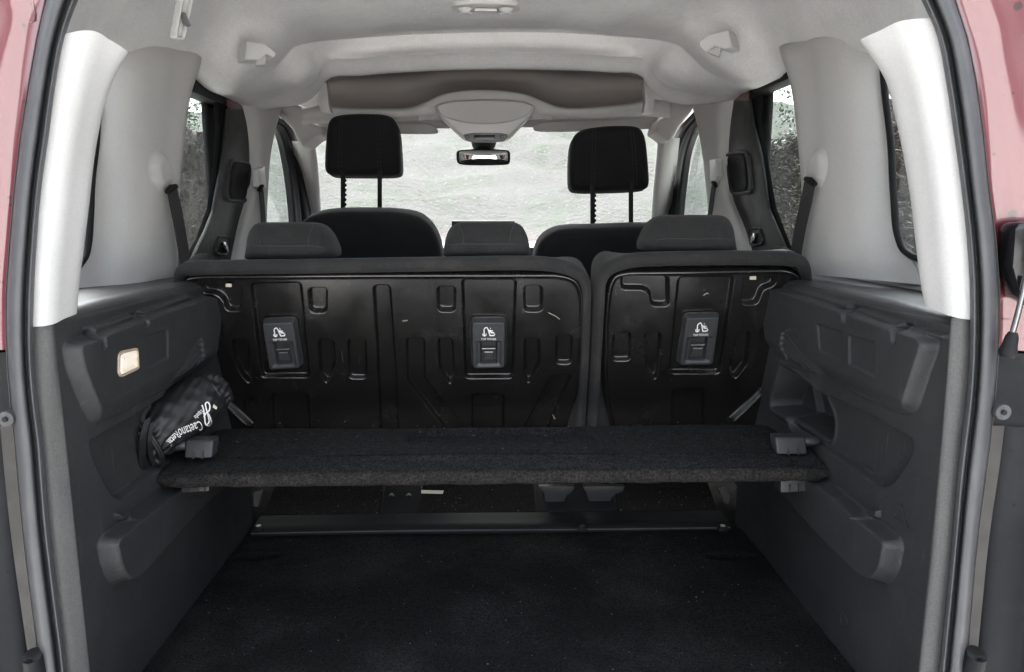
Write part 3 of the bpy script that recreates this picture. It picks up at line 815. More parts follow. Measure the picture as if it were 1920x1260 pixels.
    for sg, pl in ((-1, PLL), (1, PLR)):
        A, B = resample(si[sg], YT), resample(ti[sg], YT)
        near = .985 if sg < 0 else .93
        rows = []
        for a, b in zip(A, B):
            p0 = PY(a[0] + sg * 4, a[1], D0[sg] + .012); p1 = PY(b[0] + sg * 5, b[1], near - .006)
            p2 = np.array((pl.O[0], near + .003, PY(b[0], b[1], near)[2]))
            p2[0] += .001 * sg
            rows.append([p0, p0 * .5 + p1 * .5 + np.array((0, -.004, 0)), p1, p2])
        loft('aperture_trim', rows, M_STRIP, CAR, 5, 3)
    return si
SI = aperture()

# ------------------------------------------------------------------ pale rear pillars and quarter panels
def rear_pillars():
    YS = [72, 100, 150, 220, 300, 380, 460, 530, 590, 622]
    pi = {-1: [(300, -40), (270, 30), (239, 97), (212, 150), (195, 205), (180, 278), (167, 389), (154, 494), (146, 560), (144, 600), (143, 625)],
          1: [(1560, -40), (1585, 30), (1611, 74), (1639, 105), (1657, 142), (1686, 256), (1701, 330), (1717, 458), (1726, 530), (1733, 580), (1737, 625)]}
    for sg in (-1, 1):
        A, B = resample(SI[sg], YS), resample(pi[sg], YS)
        Dn = .960 if sg < 0 else .910
        rows = []
        SEAM = {-1: (64, 57, 58, 74, 98), 1: (34, 36, 40, 56, 76)}[sg]; FOOT = {-1: (613, 611, 608, 598, 588), 1: (600, 596, 592, 584, 574)}[sg]
        px_in = {-1: ((124, 240), (63, 144)), 1: ((1747, 1612), (1818, 1734))}[sg]
        def edge_row(ys, ends):
            ax, bx = ends; k = (0, .28, .45, .7, 1.0); d = (.002, .006, .013, .032, .062)
            r = [PY(ax + (bx - ax) * q + (sg * 5 if i == 0 else 0), y, Dn + dd) for i, (q, y, dd) in enumerate(zip(k, ys, d))]
            b0 = r[-1]; return r + [b0 + np.array((sg * .010, .012, 0)), b0 + np.array((sg * .05, .02, 0)), b0 + np.array((sg * .16, .0, 0))]
        for (ax, y), (bx, _) in zip(A, B):
            if y < 130 or y > 580: continue
            a0 = PY(ax + sg * 5, y, Dn + .002)
            r1 = PY(ax * .72 + bx * .28, y, Dn + .006); r2 = PY(ax * .55 + bx * .45, y, Dn + .013)
            r3 = PY(ax * .3 + bx * .7, y, Dn + .032); b0 = PY(bx, y, Dn + .062)
            b1 = b0 + np.array((sg * .010, .012, 0)); b2 = b0 + np.array((sg * .05, .02, 0)); b3 = b0 + np.array((sg * .16, .0, 0))
            rows.append([a0, r1, r2, r3, b0, b1, b2, b3])
        rows = [edge_row(SEAM, px_in[0])] + rows + [edge_row(FOOT, px_in[1])]
        o = loft('rear_pillar_trim', rows, M_LIGHT, CAR, 4, 4)
        o['label'] = 'pale grey plastic rear pillar cover'
    # quarter panel between the small window and the sliding door
    # rows listed from the roof down: window edge, reveal, body, front edge
    T = {-1: [[(196, 40), (240, 50), (275, 60), (310, 68), (340, 76), (372, 88)],
              [(190, 84), (222, 88), (262, 96), (300, 105), (330, 115), (370, 132)],
              [(186, 200), (210, 190), (250, 188), (290, 190), (322, 190), (355, 170)],
              [(179, 281), (204, 281), (246, 281), (282, 281), (314, 281), (342, 281)],
              [(172, 360), (202, 360), (244, 360), (278, 360), (308, 360), (335, 360)],
              [(169, 425), (200, 425), (241, 425), (275, 425), (304, 425), (333, 425)],
              [(166, 462), (197, 470), (238, 475), (272, 478), (301, 478), (331, 478)],
              [(150, 498), (188, 506), (233, 506), (268, 506), (298, 506), (330, 505)],
              [(138, 556), (180, 556), (228, 552), (265, 548), (296, 545), (330, 540)]],
         1: [[(1640, 20), (1600, 30), (1562, 45), (1528, 55), (1500, 66), (1466, 78)],
             [(1648, 66), (1616, 72), (1580, 80), (1546, 88), (1515, 97), (1470, 112)],
             [(1654, 150), (1632, 152), (1592, 152), (1556, 154), (1522, 156), (1484, 152)],
             [(1668, 262), (1644, 262), (1602, 262), (1565, 262), (1530, 262), (1498, 262)],
             [(1674, 350), (1648, 350), (1606, 350), (1568, 350), (1535, 350), (1505, 350)],
             [(1682, 425), (1652, 425), (1610, 425), (1571, 425), (1538, 425), (1507, 425)],
             [(1690, 458), (1660, 465), (1614, 468), (1574, 468), (1540, 468), (1506, 468)],
             [(1706, 478), (1672, 490), (1620, 492), (1578, 492), (1543, 492), (1507, 492)],
             [(1740, 535), (1690, 530), (1626, 524), (1582, 520), (1546, 517), (1510, 512)]]}
    xs = [.775, .752, .720, .703, .700, .708]
    for sg in (-1, 1):
        rows = []
        for k, r in enumerate(T[sg]):
            row = [PX(px, py, sg * (x + (.05 if k == 0 else 0))) for (px, py), x in zip(r, xs)]
            row = [row[0] + np.array((sg * .004, .025, 0))] + row
            fe = row[-1]; row += [fe + np.array((sg * .02, .012, 0)), fe + np.array((sg * .09, .014, 0))]
            rows.append(row)
        o = loft('quarter_panel', rows, M_LIGHT, CAR, 4, 5)
        o['label'] = 'pale grey moulded quarter panel beside the small rear window'
        # black rubber edge of the small window
        g = {-1: [(184, 200), (179, 281), (173, 330), (169, 413), (166, 454), (161, 478), (148, 498)], 1: [(1655, 120), (1657, 150), (1670, 264), (1676, 371), (1683, 440), (1693, 466), (1705, 477), (1730, 486)]}[sg]
        tubes('window_rubber', [(catmull([PX(px, py, sg * .772) for px, py in g], 6), .0065)], M_RUBB, o, 10)
        # round belt guide boss
        cx, cy, rr = (302, 322, 36) if sg < 0 else (1534, 316, 36)
        c = PX(cx, cy, sg * .700)
        V, Fc = [], []
        nr, nt = 10, 36
        R = .052
        for i in range(nr):
            f = i / (nr - 1)
            r = R * f; hgt = .016 * (1 - sstep(.45, 1.0, np.array(f)))
            for j in range(nt):
                a = 2 * math.pi * j / nt
                V.append((c[0] - sg * float(hgt) + sg * .004, c[1] + r * math.cos(a) * 1.1, c[2] + r * math.sin(a) * 1.05))
        pyd('belt_guide', V, grid_faces(nr, nt, True), M_LIGHT, o)
    # quarter windows
    for sg in (-1, 1):
        box('window_reveal', (min(sg * .775, sg * .83), .97, 1.205), (max(sg * .775, sg * .83), 1.7, 1.275), M_LIGHT, CAR)
        slab('quarter_window', [(sg * .80, .99, 1.28), (sg * .80, 1.44, 1.28), (sg * .80, 1.44, 1.70), (sg * .80, .99, 1.70)], (sg * .004, 0, 0), M_SIDEG, CAR, 0)
rear_pillars()

# ------------------------------------------------------------------ headliner
def headliner():
    def P(l): return [PY(*q) for q in l]
    r0 = P([(462, 204, 2.34), (500, 202, 2.40), (540, 196, 2.44), (580, 184, 2.46), (600, 166, 2.46), (612, 150, 2.45), (680, 140, 2.43), (780, 133, 2.42), (910, 129, 2.42), (1050, 130, 2.42), (1140, 134, 2.43), (1204, 144, 2.45), (1216, 162, 2.46), (1236, 178, 2.46), (1272, 190, 2.44), (1320, 190, 2.40), (1366, 186, 2.30)])
    r0b = [p + np.array((0, .012, .022)) for p in r0]
    r1 = P([(458, 194, 2.26), (492, 184, 2.28), (530, 174, 2.31), (568, 166, 2.33), (592, 146, 2.34), (606, 120, 2.36), (680, 109, 2.34), (780, 102, 2.33), (910, 98, 2.33), (1050, 100, 2.33), (1140, 105, 2.34), (1216, 117, 2.36), (1230, 142, 2.34), (1252, 160, 2.33), (1286, 170, 2.31), (1334, 178, 2.28), (1372, 178, 2.22)])
    r1b = P([(450, 188, 2.22), (484, 174, 2.22), (520, 160, 2.24), (556, 152, 2.26), (580, 128, 2.27), (592, 104, 2.31), (680, 93, 2.37), (780, 86, 2.38), (910, 81, 2.38), (1050, 83, 2.38), (1140, 89, 2.37), (1228, 101, 2.31), (1244, 124, 2.27), (1268, 144, 2.26), (1304, 158, 2.24), (1344, 168, 2.22), (1380, 172, 2.18)])
    r2 = P([(440, 180, 2.15), (474, 156, 2.14), (508, 134, 2.16), (530, 112, 2.18), (548, 92, 2.20), (576, 82, 2.26), (680, 72, 2.36), (780, 66, 2.38), (910, 62, 2.38), (1050, 63, 2.38), (1140, 68, 2.36), (1246, 78, 2.26), (1276, 88, 2.20), (1296, 106, 2.18), (1318, 128, 2.16), (1354, 148, 2.14), (1392, 166, 2.10)])
    r3 = P([(422, 166, 2.02), (452, 138, 2.02), (482, 110, 2.03), (506, 86, 2.05), (528, 66, 2.08), (566, 54, 2.14), (680, 46, 2.16), (780, 41, 2.17), (910, 38, 2.17), (1050, 38, 2.17), (1140, 42, 2.16), (1256, 50, 2.14), (1294, 62, 2.08), (1316, 80, 2.05), (1342, 104, 2.03), (1374, 130, 2.02), (1410, 154, 1.98)])
    def sec(D, xs, zs): 
        l = [np.array((-x, D, z)) for x, z in zip(xs, zs)]; r = [np.array((x + .012, D, z + .004)) for x, z in zip(xs[:-1], zs[:-1])][::-1]
        return l + r
    r1c = [a * .93 + b * .07 for a, b in zip(r1, r1b)]; r0c = [a * .06 + b * .94 for a, b in zip(r0, r1)]
    r2c = [a * .07 + b * .93 for a, b in zip(r1b, r2)]; r2d = [a * .06 + b * .94 for a, b in zip(r3, r2)]
    rows = [r0b, r0, r0c, r1, r1c, r1b, r2c, r2, r2d, r3,
            sec(1.92, [.722, .690, .665, .635, .595, .535, .40, .22, 0], [1.700, 1.745, 1.785, 1.820, 1.850, 1.878, 1.896, 1.904, 1.906]),
            sec(1.70, [.730, .692, .665, .632, .59, .53, .40, .22, 0], [1.690, 1.738, 1.782, 1.818, 1.850, 1.878, 1.896, 1.904, 1.906]),
            sec(1.48, [.728, .686, .658, .624, .58, .52, .40, .22, 0], [1.662, 1.715, 1.762, 1.802, 1.836, 1.866, 1.886, 1.894, 1.896]),
            sec(1.30, [.690, .656, .634, .602, .56, .50, .38, .21, 0], [1.636, 1.688, 1.736, 1.776, 1.812, 1.842, 1.862, 1.872, 1.874]),
            sec(1.14, [.618, .612, .594, .566, .53, .475, .36, .20, 0], [1.606, 1.655, 1.702, 1.742, 1.778, 1.806, 1.826, 1.836, 1.838]),
            sec(1.02, [.578, .572, .556, .530, .50, .45, .34, .19, 0], [1.586, 1.630, 1.672, 1.710, 1.742, 1.766, 1.784, 1.792, 1.794]),
            sec(.975, [.570, .562, .546, .520, .491, .44, .33, .185, 0], [1.584, 1.626, 1.667, 1.703, 1.734, 1.756, 1.774, 1.782, 1.784])]
    fl = [.10 if r[0][1] > 1.35 else .012 for r in rows]
    rows = [[r[0] + np.array((-k, .0, .012 if k > .05 else 0))] + list(r) + [r[-1] + np.array((k, .0, .012 if k > .05 else 0))] for r, k in zip(rows, fl)]
    o = loft('headliner', rows, M_HEAD, CAR, 5, 5)
    o['label'] = 'pale grey felt roof lining'
    # small press studs along the header
    for px, py in ((705, 134), (911, 125), (1114, 126)):
        c = PY(px, py, 2.415)
        tubes('press_stud', [([c + np.array((0, -.004, .004)), c + np.array((0, -.005, -.001)), c + np.array((0, -.0055, -.003))], [.009, .009, .004])], M_LIGHT2, o, 14)
    # dome lamp
    c = PZ(911, 6, 1.902)
    dl = Plane((c[0], c[1], 1.902), (1, 0, 0), (0, -1, 0))
    w, l = .094, .042
    rr = chaikin([(-w, -l), (-w + .01, l), (w - .01, l), (w, -l)], 3, .18)
    h = rings('dome_lamp', Plane((c[0], c[1], 1.888), (1, 0, 0), (0, -1, 0)), rr, [(0, -.02), (0, -.004), (.002, -.001), (.006, .000)], M_LIGHT2, o)
    base = np.array((c[0], c[1], 1.887))
    for dx in (-.054, .054):
        V, Fc = [], []
        for i in range(6):
            r = .020 * i / 5
            for j in range(20):
                a = 6.2832 * j / 20; V.append((base[0] + dx + r * math.cos(a), base[1] - .004 + r * math.sin(a), base[2] - .010 * (1 - (i / 5) ** 2) - .001))
        pyd('reading_lens', V, grid_faces(6, 20, True), M_LENS, h)
    slab('centre_lens', [base + np.array(q) for q in ((-.03, -.026, -.012), (.03, -.026, -.012), (.032, .02, -.001), (-.032, .02, -.001))], (0, .002, .008), M_LENS, h, .003)
    for dx in (-.054, .054):
        slab('lamp_switch', [base + np.array(q) for q in ((dx - .016, .020, -.002), (dx + .016, .020, -.002), (dx + .012, .029, -.002), (dx - .012, .029, -.002))], (0, 0, -.004), M_LIGHT2, h, .0015)
    # coat hooks / net anchors
    for sg, pts, tip in ((-1, [(462, 76), (497, 82), (519, 100), (515, 108), (500, 101), (488, 112), (459, 112)], [(482, 108), (500, 104), (497, 122), (480, 122)]),
                         (1, [(1311, 77), (1330, 64), (1366, 56), (1374, 88), (1358, 92), (1340, 86), (1324, 98), (1312, 88)], [(1326, 96), (1344, 88), (1352, 90), (1348, 106), (1330, 99)])):
        D = 1.90
        b = slab('ceiling_hook', [PY(x, y, D) for x, y in pts], (sg * .035, .05, .0), M_LIGHT2, o, .004, 3)
        slab('hook_tip', [PY(x, y, D + .006) for x, y in tip], (sg * .008, .02, 0), M_LIGHT, b, .002)
    # belt slot frame high on the left
    D = 1.42
    fr = rings('belt_slot', Plane(PY(344, 20, D), (.55, .83, 0), (0.28, 0, 1)), chaikin([(-.011, -.045), (-.008, -.052), (.010, -.052), (.013, -.045), (.013, .07), (-.011, .07)], 2), [(0, -.01), (0, .004), (.003, .006), (.006, .004), (.006, -.004)], M_LIGHT2, o)
    slab('belt_tongue', [PY(x, y, D - .006) for x, y in ((338, 24), (345, 22), (357, 46), (351, 50), (341, 44))], (0, .006, 0), M_CHROME, fr, .0015)
headliner()

# ------------------------------------------------------------------ overhead shelf, console, visors, mirror, windscreen, front pillars
def front_header():
    lipx = [(596, 198), (650, 202), (720, 203), (770, 201), (800, 190), (828, 177), (865, 170), (910, 168), (955, 171), (990, 177), (1020, 190), (1045, 199), (1120, 199), (1180, 194), (1222, 186)]
    edge = lambda x: float(np.interp(x, [596, 612, 680, 780, 910, 1050, 1140, 1204, 1222], [156, 150, 140, 133, 129, 130, 134, 144, 152]))
    r = [[PY(x, edge(x) - 6, 2.45) for x, y in lipx], [PY(x, edge(x) + 2, 2.62) for x, y in lipx], [PY(x, edge(x) * .55 + y * .45, 2.92) for x, y in lipx],
         [PY(x, y - 2, 2.88) for x, y in lipx], [PY(x, y + 4, 2.66) for x, y in lipx]]
    sh = loft('overhead_shelf', r, M_POCKET, CAR, 4, 4)
    sh['label'] = 'shadowed overhead storage shelf above the windscreen'
    full = [(566, 204), (585, 200)] + lipx + [(1240, 188), (1256, 188)]
    bot = lambda x: float(np.interp(x, [560, 600, 700, 800, 830, 908, 985, 1035, 1135, 1195, 1260], [232, 229, 226, 222, 224, 226, 222, 221, 218, 213, 219]))
    rr = [[PY(x, y, 2.665) for x, y in full], [PY(x, y + 1, 2.645) for x, y in full], [PY(x, y * .7 + bot(x) * .3, 2.635) for x, y in full], [PY(x, y * .25 + bot(x) * .75, 2.64) for x, y in full],
          [PY(x, bot(x), 2.66) for x, y in full], [PY(x, bot(x) + 2, 2.72) for x, y in full]]
    loft('shelf_lip', rr, M_LIGHT, sh, 4, 4)
    for sg, pts in ((-1, [(598, 160), (612, 152), (617, 200), (622, 212), (603, 212), (594, 190)]), (1, [(1206, 148), (1212, 150), (1228, 180), (1226, 212), (1205, 212), (1210, 190)])):
        slab('shelf_bracket', [PY(x, y, 2.60) for x, y in pts], (0, .04, 0), M_LIGHT2, sh, .006)
    slab('roof_front_rail', [PY(x, y, 2.95) for x, y in ((540, 110), (1285, 100), (1275, 234), (555, 244))], (0, .02, 0), M_LIGHT, CAR, .004)
    # centre console
    vp = vplane(2.60)
    con = pillow('overhead_console', vp, [(812, 196), (848, 188), (908, 185), (980, 188), (1006, 198), (995, 216), (962, 252), (950, 262), (872, 262), (858, 250), (824, 217)], .10, .012, M_LIGHT2, CAR, 2, .2)
    con['label'] = 'pale overhead console with oval lid above the mirror'
    pillow('console_lid', vplane(2.590), [(817, 197), (848, 190), (908, 187), (980, 190), (1001, 199), (990, 216), (955, 229), (908, 233), (865, 229), (827, 217)], .02, .005, M_LIGHT, con, 2, .2)
    pillow('console_switch_panel', vplane(2.588), [(868, 249), (954, 249), (947, 263), (940, 266), (882, 266), (875, 263)], .02, .004, mat('mid_grey_plastic', (.22, .22, .22), .5), con, 1, .2)
    slab('console_display', [PY(x, y, 2.585) for x, y in ((889, 253), (928, 253), (928, 262), (889, 262))], (0, .006, 0), M_SCREEN, con, .001)
    for cx in (876, 941):
        for k in range(5):
            a = k * 1.2566; c = PY(cx + 3.2 * math.cos(a), 257.5 + 3.2 * math.sin(a), 2.585)
            tubes('speaker_hole', [([c, c + np.array((0, .004, 0))], .0022)], M_SCREEN, con, 6)
    # ribbed vents beside the console
    for x0, dx in ((998, 4.2), (820, -4.2)):
        for k in range(9):
            x = x0 + k * dx; y = bot(x) - 7 + k * .3
            slab('vent_rib', [PY(x, y, 2.632), PY(x + 1.6, y, 2.632), PY(x + 1.6 + dx * .4, y + 7, 2.634), PY(x + dx * .4, y + 7, 2.634)], (0, .01, 0), M_LIGHT2, sh, 0)
    # sun visors
    for pts in ([(572, 236), (690, 230), (800, 229), (815, 236), (824, 247), (816, 251), (700, 250), (600, 254), (576, 252)], [(998, 240), (1010, 230), (1020, 227), (1150, 222), (1246, 216), (1246, 240), (1170, 243), (1050, 247), (1004, 246)]):
        pillow('sun_visor', vplane(2.88), pts, .025, .008, M_LIGHT, CAR, 2, .2)
    # front roof corners
    for sg, pts in ((-1, [(500, 192), (540, 190), (572, 200), (578, 228), (606, 236), (604, 252), (588, 258), (564, 280), (548, 242), (524, 218)]), (1, [(1306, 186), (1270, 186), (1254, 190), (1250, 216), (1236, 224), (1228, 246), (1238, 252), (1258, 268), (1272, 240), (1300, 206)])):
        pillow('roof_corner_trim', vplane(2.72), pts, .16, .014, M_LIGHT, CAR, 2, .2)
    # windscreen pillars: pale inside covers
    for sg, a, b in ((-1, [(566, 262), (572, 300), (580, 360), (584, 420), (586, 470)], [(586, 252), (594, 300), (599, 360), (602, 420), (602, 470)]),
                     (1, [(1256, 256), (1252, 300), (1245, 360), (1240, 420), (1238, 470)], [(1236, 246), (1231, 300), (1225, 360), (1221, 420), (1219, 470)])):
        rows = []
        for k, (p, q) in enumerate(zip(a, b)):
            D = 2.78 + .11 * k
            A, B = PY(p[0], p[1], D), PY(q[0], q[1], D + .02)
            rows.append([A + np.array((sg * .05, .05, 0)), A, A * .5 + B * .5 + np.array((0, -.012, 0)), B, B + np.array((sg * .02, .05, 0))])
        loft('front_pillar_trim', rows, M_LIGHT, CAR, 4, 4)
    # windscreen
    tl, tr = PY(560, 236, 2.96), PY(1262, 228, 2.96)
    rows = []
    for k in range(5):
        t = k / 4; z = tl[2] * (1 - t) + 1.215 * t; y = 2.96 * (1 - t) + 3.52 * t; hw = .76 + .03 * t
        rows.append([np.array((s * hw, y + .10 * (1 - s * s), z + .0)) for s in np.linspace(-1, 1, 7)])
    o = loft('windscreen', rows, M_WIND, CAR, 4, 3)
    o['label'] = 'dusty windscreen washed out by daylight'
    # mirror
    D = 2.98
    mr = pillow('interior_mirror', vplane(D), [(855, 284), (862, 279), (905, 278), (950, 279), (957, 284), (957, 304), (951, 309), (905, 310), (864, 309), (856, 304)], .03, .008, M_RUBB, CAR, 2, .2)
    mp = Plane((0, D - .0025, 0), (1, 0, 0), (0, -.06, 1))
    q = chaikin(mp.poly([(860, 285), (866, 282), (947, 282), (953, 286), (953, 302), (947, 306), (866, 306), (860, 303)]), 2)
    rings('mirror_glass', mp, q, [(0, -.004), (0, 0), (.001, .0005)], M_MIRROR, mr)
    tubes('mirror_stem', [([PY(907, 268, D + .03), PY(907, 274, D + .02), PY(907, 282, D + .01)], [.05, .045, .03])], M_RUBB, mr, 16)
front_header()

# ------------------------------------------------------------------ side doors and centre pillars
def doors():
    for sg in (-1, 1):
        L = sg < 0
        dn = 'door'
        door = box('sliding_door', (min(sg * .84, sg * .80), 1.78, .62), (max(sg * .84, sg * .80), 2.30, 1.17), M_PAINT, CAR)
        door['label'] = 'sliding side door with charcoal trim and tinted window'
        xw = sg * .765
        tr = [(429, 204), (466, 206), (474, 256), (477, 289), (470, 371), (454, 413), (444, 500), (355, 500), (388, 432), (402, 396), (421, 289)] if L else \
             [(1365, 190), (1404, 188), (1410, 231), (1424, 289), (1439, 392), (1480, 490), (1404, 490), (1387, 425), (1365, 371), (1356, 322), (1356, 264), (1362, 223)]
        slab('door_trim', [PX(x, y, sg * .735) for x, y in tr], (sg * .010, 0, 0), M_DARK, door, .003)
        # pull pocket
        pk = [(430, 296), (470, 305), (464, 381), (418, 377)] if L else [(1360, 287), (1404, 281), (1414, 363), (1371, 367)]
        pln = Plane((sg * .733, 0, 0), (0, -sg, 0), (0, 0, 1)) if not L else Plane((sg * .733, 0, 0), (0, 1, 0), (0, 0, 1))
        q = chaikin(pln.poly(pk), 2, .12)
        rings('pull_pocket_rim', pln, q, [(0, -.006), (0, .003), (.002, .005), (.006, .005), (.009, .001), (.010, -.010)], M_DARK, door, cap=False)
        inn = [(436, 304), (468, 309), (461, 376), (430, 372)] if L else [(1362, 292), (1396, 287), (1402, 358), (1374, 362)]
        rings('pull_pocket', pln, chaikin(pln.poly(inn), 2, .15), [(0, -.002), (0, .0012), (.006, .0030), (.012, .0015)], M_BUMP, door)
        sw = [(408, 441), (431, 444), (427, 480), (402, 477)] if L else [(1404, 429), (1426, 425), (1433, 458), (1408, 464)]
        q = chaikin(pln.poly(sw), 2, .15)
        rings('switch_bezel', pln, q, [(0, -.004), (0, .003), (.002, .0045), (.005, .003), (.006, .001)], M_DARK, door)
        c = np.mean(pln.poly(sw), 0)
        slab('window_switch', [pln.p(c[0] + a * .014, c[1] + b * .014 - .004, .010 - b * .003) for a, b in ((-1, -1), (1, -1), (1, 1), (-1, 1))], pln.N * -.008, M_SCREEN, door, .002)
        slab('switch_symbol', [pln.p(c[0] + a * .006, c[1] + b * .004 - .003, .0122) for a, b in ((-1, -1), (1, -1), (.6, 1), (-1, 1))], pln.N * -.001, M_WHITE, door, 0)
        # black frame round the sliding window: head, front post, sill
        hd = [(340, 132), (476, 192), (474, 208), (425, 196), (410, 192), (346, 166)] if L else [(1490, 112), (1476, 118), (1352, 178), (1356, 194), (1404, 184), (1420, 172), (1492, 142)]
        slab('window_frame', [PX(x, y, sg * .745) for x, y in hd], (sg * .05, 0, 0), M_RUBB, door, .004)
        fp = [(408, 190), (428, 200), (420, 289), (402, 396), (388, 432), (358, 500), (346, 500), (376, 446), (396, 390), (405, 330), (412, 240)] if L else \
             [(1408, 186), (1424, 178), (1420, 230), (1430, 289), (1448, 390), (1478, 470), (1490, 500), (1476, 500), (1438, 392), (1422, 289), (1410, 231)]
        slab('window_frame', [PX(x, y, sg * .7465) for x, y in fp], (sg * .012, 0, 0), M_FLAT, door, .002)
        slab('window_frame', [(sg * .775, 1.74, 1.172), (sg * .775, 2.2, 1.172), (sg * .775, 2.2, 1.215), (sg * .775, 1.74, 1.215)], (sg * .03, 0, 0), M_RUBB, door, .003)
        slab('door_frame_post', [(sg * .797, 2.13, 1.175), (sg * .797, 2.40, 1.175), (sg * .797, 2.40, 1.735), (sg * .797, 2.13, 1.735)], (sg * .006, 0, 0), M_RUBB, door, .004)
        slab('door_window', [(sg * .79, 1.74, 1.19), (sg * .79, 2.30, 1.19), (sg * .79, 2.30, 1.70), (sg * .79, 1.74, 1.70)], (sg * .004, 0, 0), M_SIDEG, door, 0)
        # painted door edge glimpsed above the trim
        rp = [(426, 186), (460, 196), (456, 208), (428, 202)] if L else [(1374, 180), (1404, 172), (1404, 190), (1374, 196)]
        slab('painted_door_edge', [PX(x, y, sg * .738) for x, y in rp], (sg * .004, 0, 0), M_PAINT, door, .001)
        # centre pillar cover
        cols = [[(452, 190), (470, 190), (492, 186), (526, 202)], [(462, 230), (478, 228), (498, 226), (516, 240)], [(468, 290), (482, 290), (496, 290), (506, 292)], [(462, 360), (474, 360), (490, 360), (501, 362)], [(446, 420), (456, 420), (480, 420), (498, 424)], [(430, 500), (444, 500), (470, 500), (496, 500)]] if L else \
               [[(1378, 176), (1360, 178), (1330, 172), (1298, 190)], [(1370, 230), (1356, 230), (1332, 226), (1310, 236)], [(1366, 290), (1352, 290), (1334, 290), (1319, 292)], [(1372, 360), (1362, 360), (1344, 360), (1327, 362)], [(1396, 425), (1386, 425), (1358, 425), (1334, 420)], [(1420, 500), (1400, 500), (1370, 500), (1340, 500)]]
        rows = []
        for r in cols:
            row = [PX(r[0][0], r[0][1], sg * .735), PX(r[1][0], r[1][1], sg * .716), PX(r[2][0], r[2][1], sg * .702), PX(r[3][0], r[3][1], sg * .706)]
            row += [row[-1] + np.array((sg * .012, .012, 0)), row[-1] + np.array((sg * .08, .02, 0))]
            rows.append(row)
        bp = loft('centre_pillar_trim', rows, M_LIGHT, CAR, 4, 4)
        # front door: dark frame and window
        fd = box('front_door', (min(sg * .84, sg * .80), 2.42, .62), (max(sg * .84, sg * .80), 3.3, 1.17), M_PAINT, CAR)
        fd['label'] = 'front side door with black window frame'
        o_ = [(518, 220), (546, 238), (563, 275), (572, 330), (580, 395), (584, 470)] if L else [(1308, 206), (1276, 242), (1258, 280), (1248, 340), (1241, 400), (1238, 470)]
        i_ = [(510, 232), (528, 252), (541, 310), (548, 360), (553, 413), (556, 470)] if L else [(1312, 226), (1298, 250), (1285, 290), (1278, 340), (1272, 400), (1268, 470)]
        rows = []
        for p, q in zip(o_, i_):
            A, B = PX(p[0], p[1], sg * .738), PX(q[0], q[1], sg * .762)
            rows.append([A + np.array((0, .05, 0)), A, A * .62 + B * .38 + np.array((-sg * .004, 0, 0)), A * .55 + B * .45 + np.array((sg * .012, 0, 0)), A * .4 + B * .6 + np.array((-sg * .002, 0, 0)), A * .2 + B * .8, B, B + np.array((sg * .03, .02, 0))])
        loft('window_frame', rows, M_RUBB, fd, 4, 4)
        # upright divider of the small front light
        dv = [(520, 300), (530, 360), (535, 430)] if L else [(1294, 290), (1284, 350), (1278, 430)]
        slab('door_window', [(sg * .79, 2.42, 1.17), (sg * .79, 3.2, 1.17), (sg * .79, 2.8, 1.71), (sg * .79, 2.42, 1.71)], (sg * .004, 0, 0), M_SIDEG, fd, 0)
doors()

# ------------------------------------------------------------------ seats
SEAT_TOP = PY(710, 508, 1.475)
_bot = np.array((0, 1.705, .62))
V_seat = np.array((0, SEAT_TOP[1] - _bot[1], SEAT_TOP[2] - _bot[2]))
PS = Plane(_bot, (1, 0, 0), V_seat)
def tether(parent, tl, tr, br, bl):
    """tether anchor cover set in the steel back: four photo corners"""
    c = [np.array(PS.uv(*p)) for p in (tl, tr, br, bl)]
    def B(a, b): return (c[3] * (1 - a) + c[2] * a) * (1 - b) + (c[0] * (1 - a) + c[1] * a) * b
    out = fillet(c, .011)
    op = [B(.27, .12), B(.73, .12), B(.73, .58), B(.27, .58)]
    wide = [B(.14, .08), B(.86, .08), B(.86, .60), B(.14, .60)]
    lo = np.min(c, 0) - .006; hi = np.max(c, 0) + .006
    def H(U, V):
        s = sd_poly(U, V, out); h = -.012 + .018 * sstep(.001, -.005, s)
        sw = sd_poly(U, V, fillet(wide, .006)); h -= .004 * sstep(.002, -.006, sw)
        so = sd_poly(U, V, fillet(op, .002)); h -= .016 * sstep(.0008, -.0015, so)
        return h
    o = relief('tether_cover', PS, lo[0], hi[0], lo[1], hi[1], .0008, H, M_DARKS, parent, mask=lambda U, V: sd_poly(U, V, out) - .0015)
    o['label'] = 'grey tether anchor cover with white printed symbol'
    for b, w in ((.40, .24), (.33, .16)):
        tubes('anchor_bar', [([PS.p(*B(.5 - w / 2 * 1.6, b), -.003), PS.p(*B(.5 + w / 2 * 1.6, b), -.003)], .0016)], M_CHROME, o, 8)
    slab('anchor_tongue', [PS.p(*B(*q), -.010) for q in ((.34, .13), (.66, .13), (.60, .30), (.42, .30))], PS.N * -.004, M_DARKS, o, .001)
    # symbol: hooked arrow, slanted seat with child
    hh = .0062
    def S(x, y): return PS.p(*B(.33 + .34 * x, .70 + .18 * y), hh)
    st = [([(0.22, .95), (.12, .78), (.14, .35), (.16, .08)], .0011), ([(.02, .30), (.06, .10), (.16, .02), (.28, .10), (.30, .30)], .0011), ([(.22, .95), (.36, 1.0), (.46, .80), (.62, .08)], .0013),
          ([(.62, .08), (.95, .10), (1.0, .30)], .0014), ([(.58, .72), (.72, .42), (.95, .40)], .0017), ([(.60, .62), (.86, .62)], .0010)]
    pa = [([S(*p) for p in pts], r) for pts, r in st] + [([S(.64, .90), S(.66, .91)], .0020)]
    tubes('tether_symbol', pa, M_WHITE, o, 6)
    v, f = text_verts('TOP TETHER')
    v = (v - v.min(0)) / (v.max(0) - v.min(0))
    pyd('tether_lettering', [PS.p(*B(.29 + .42 * x, .622 + .042 * y), .0064) for x, y in v], f, M_WHITE, o, smooth=False)
    return o
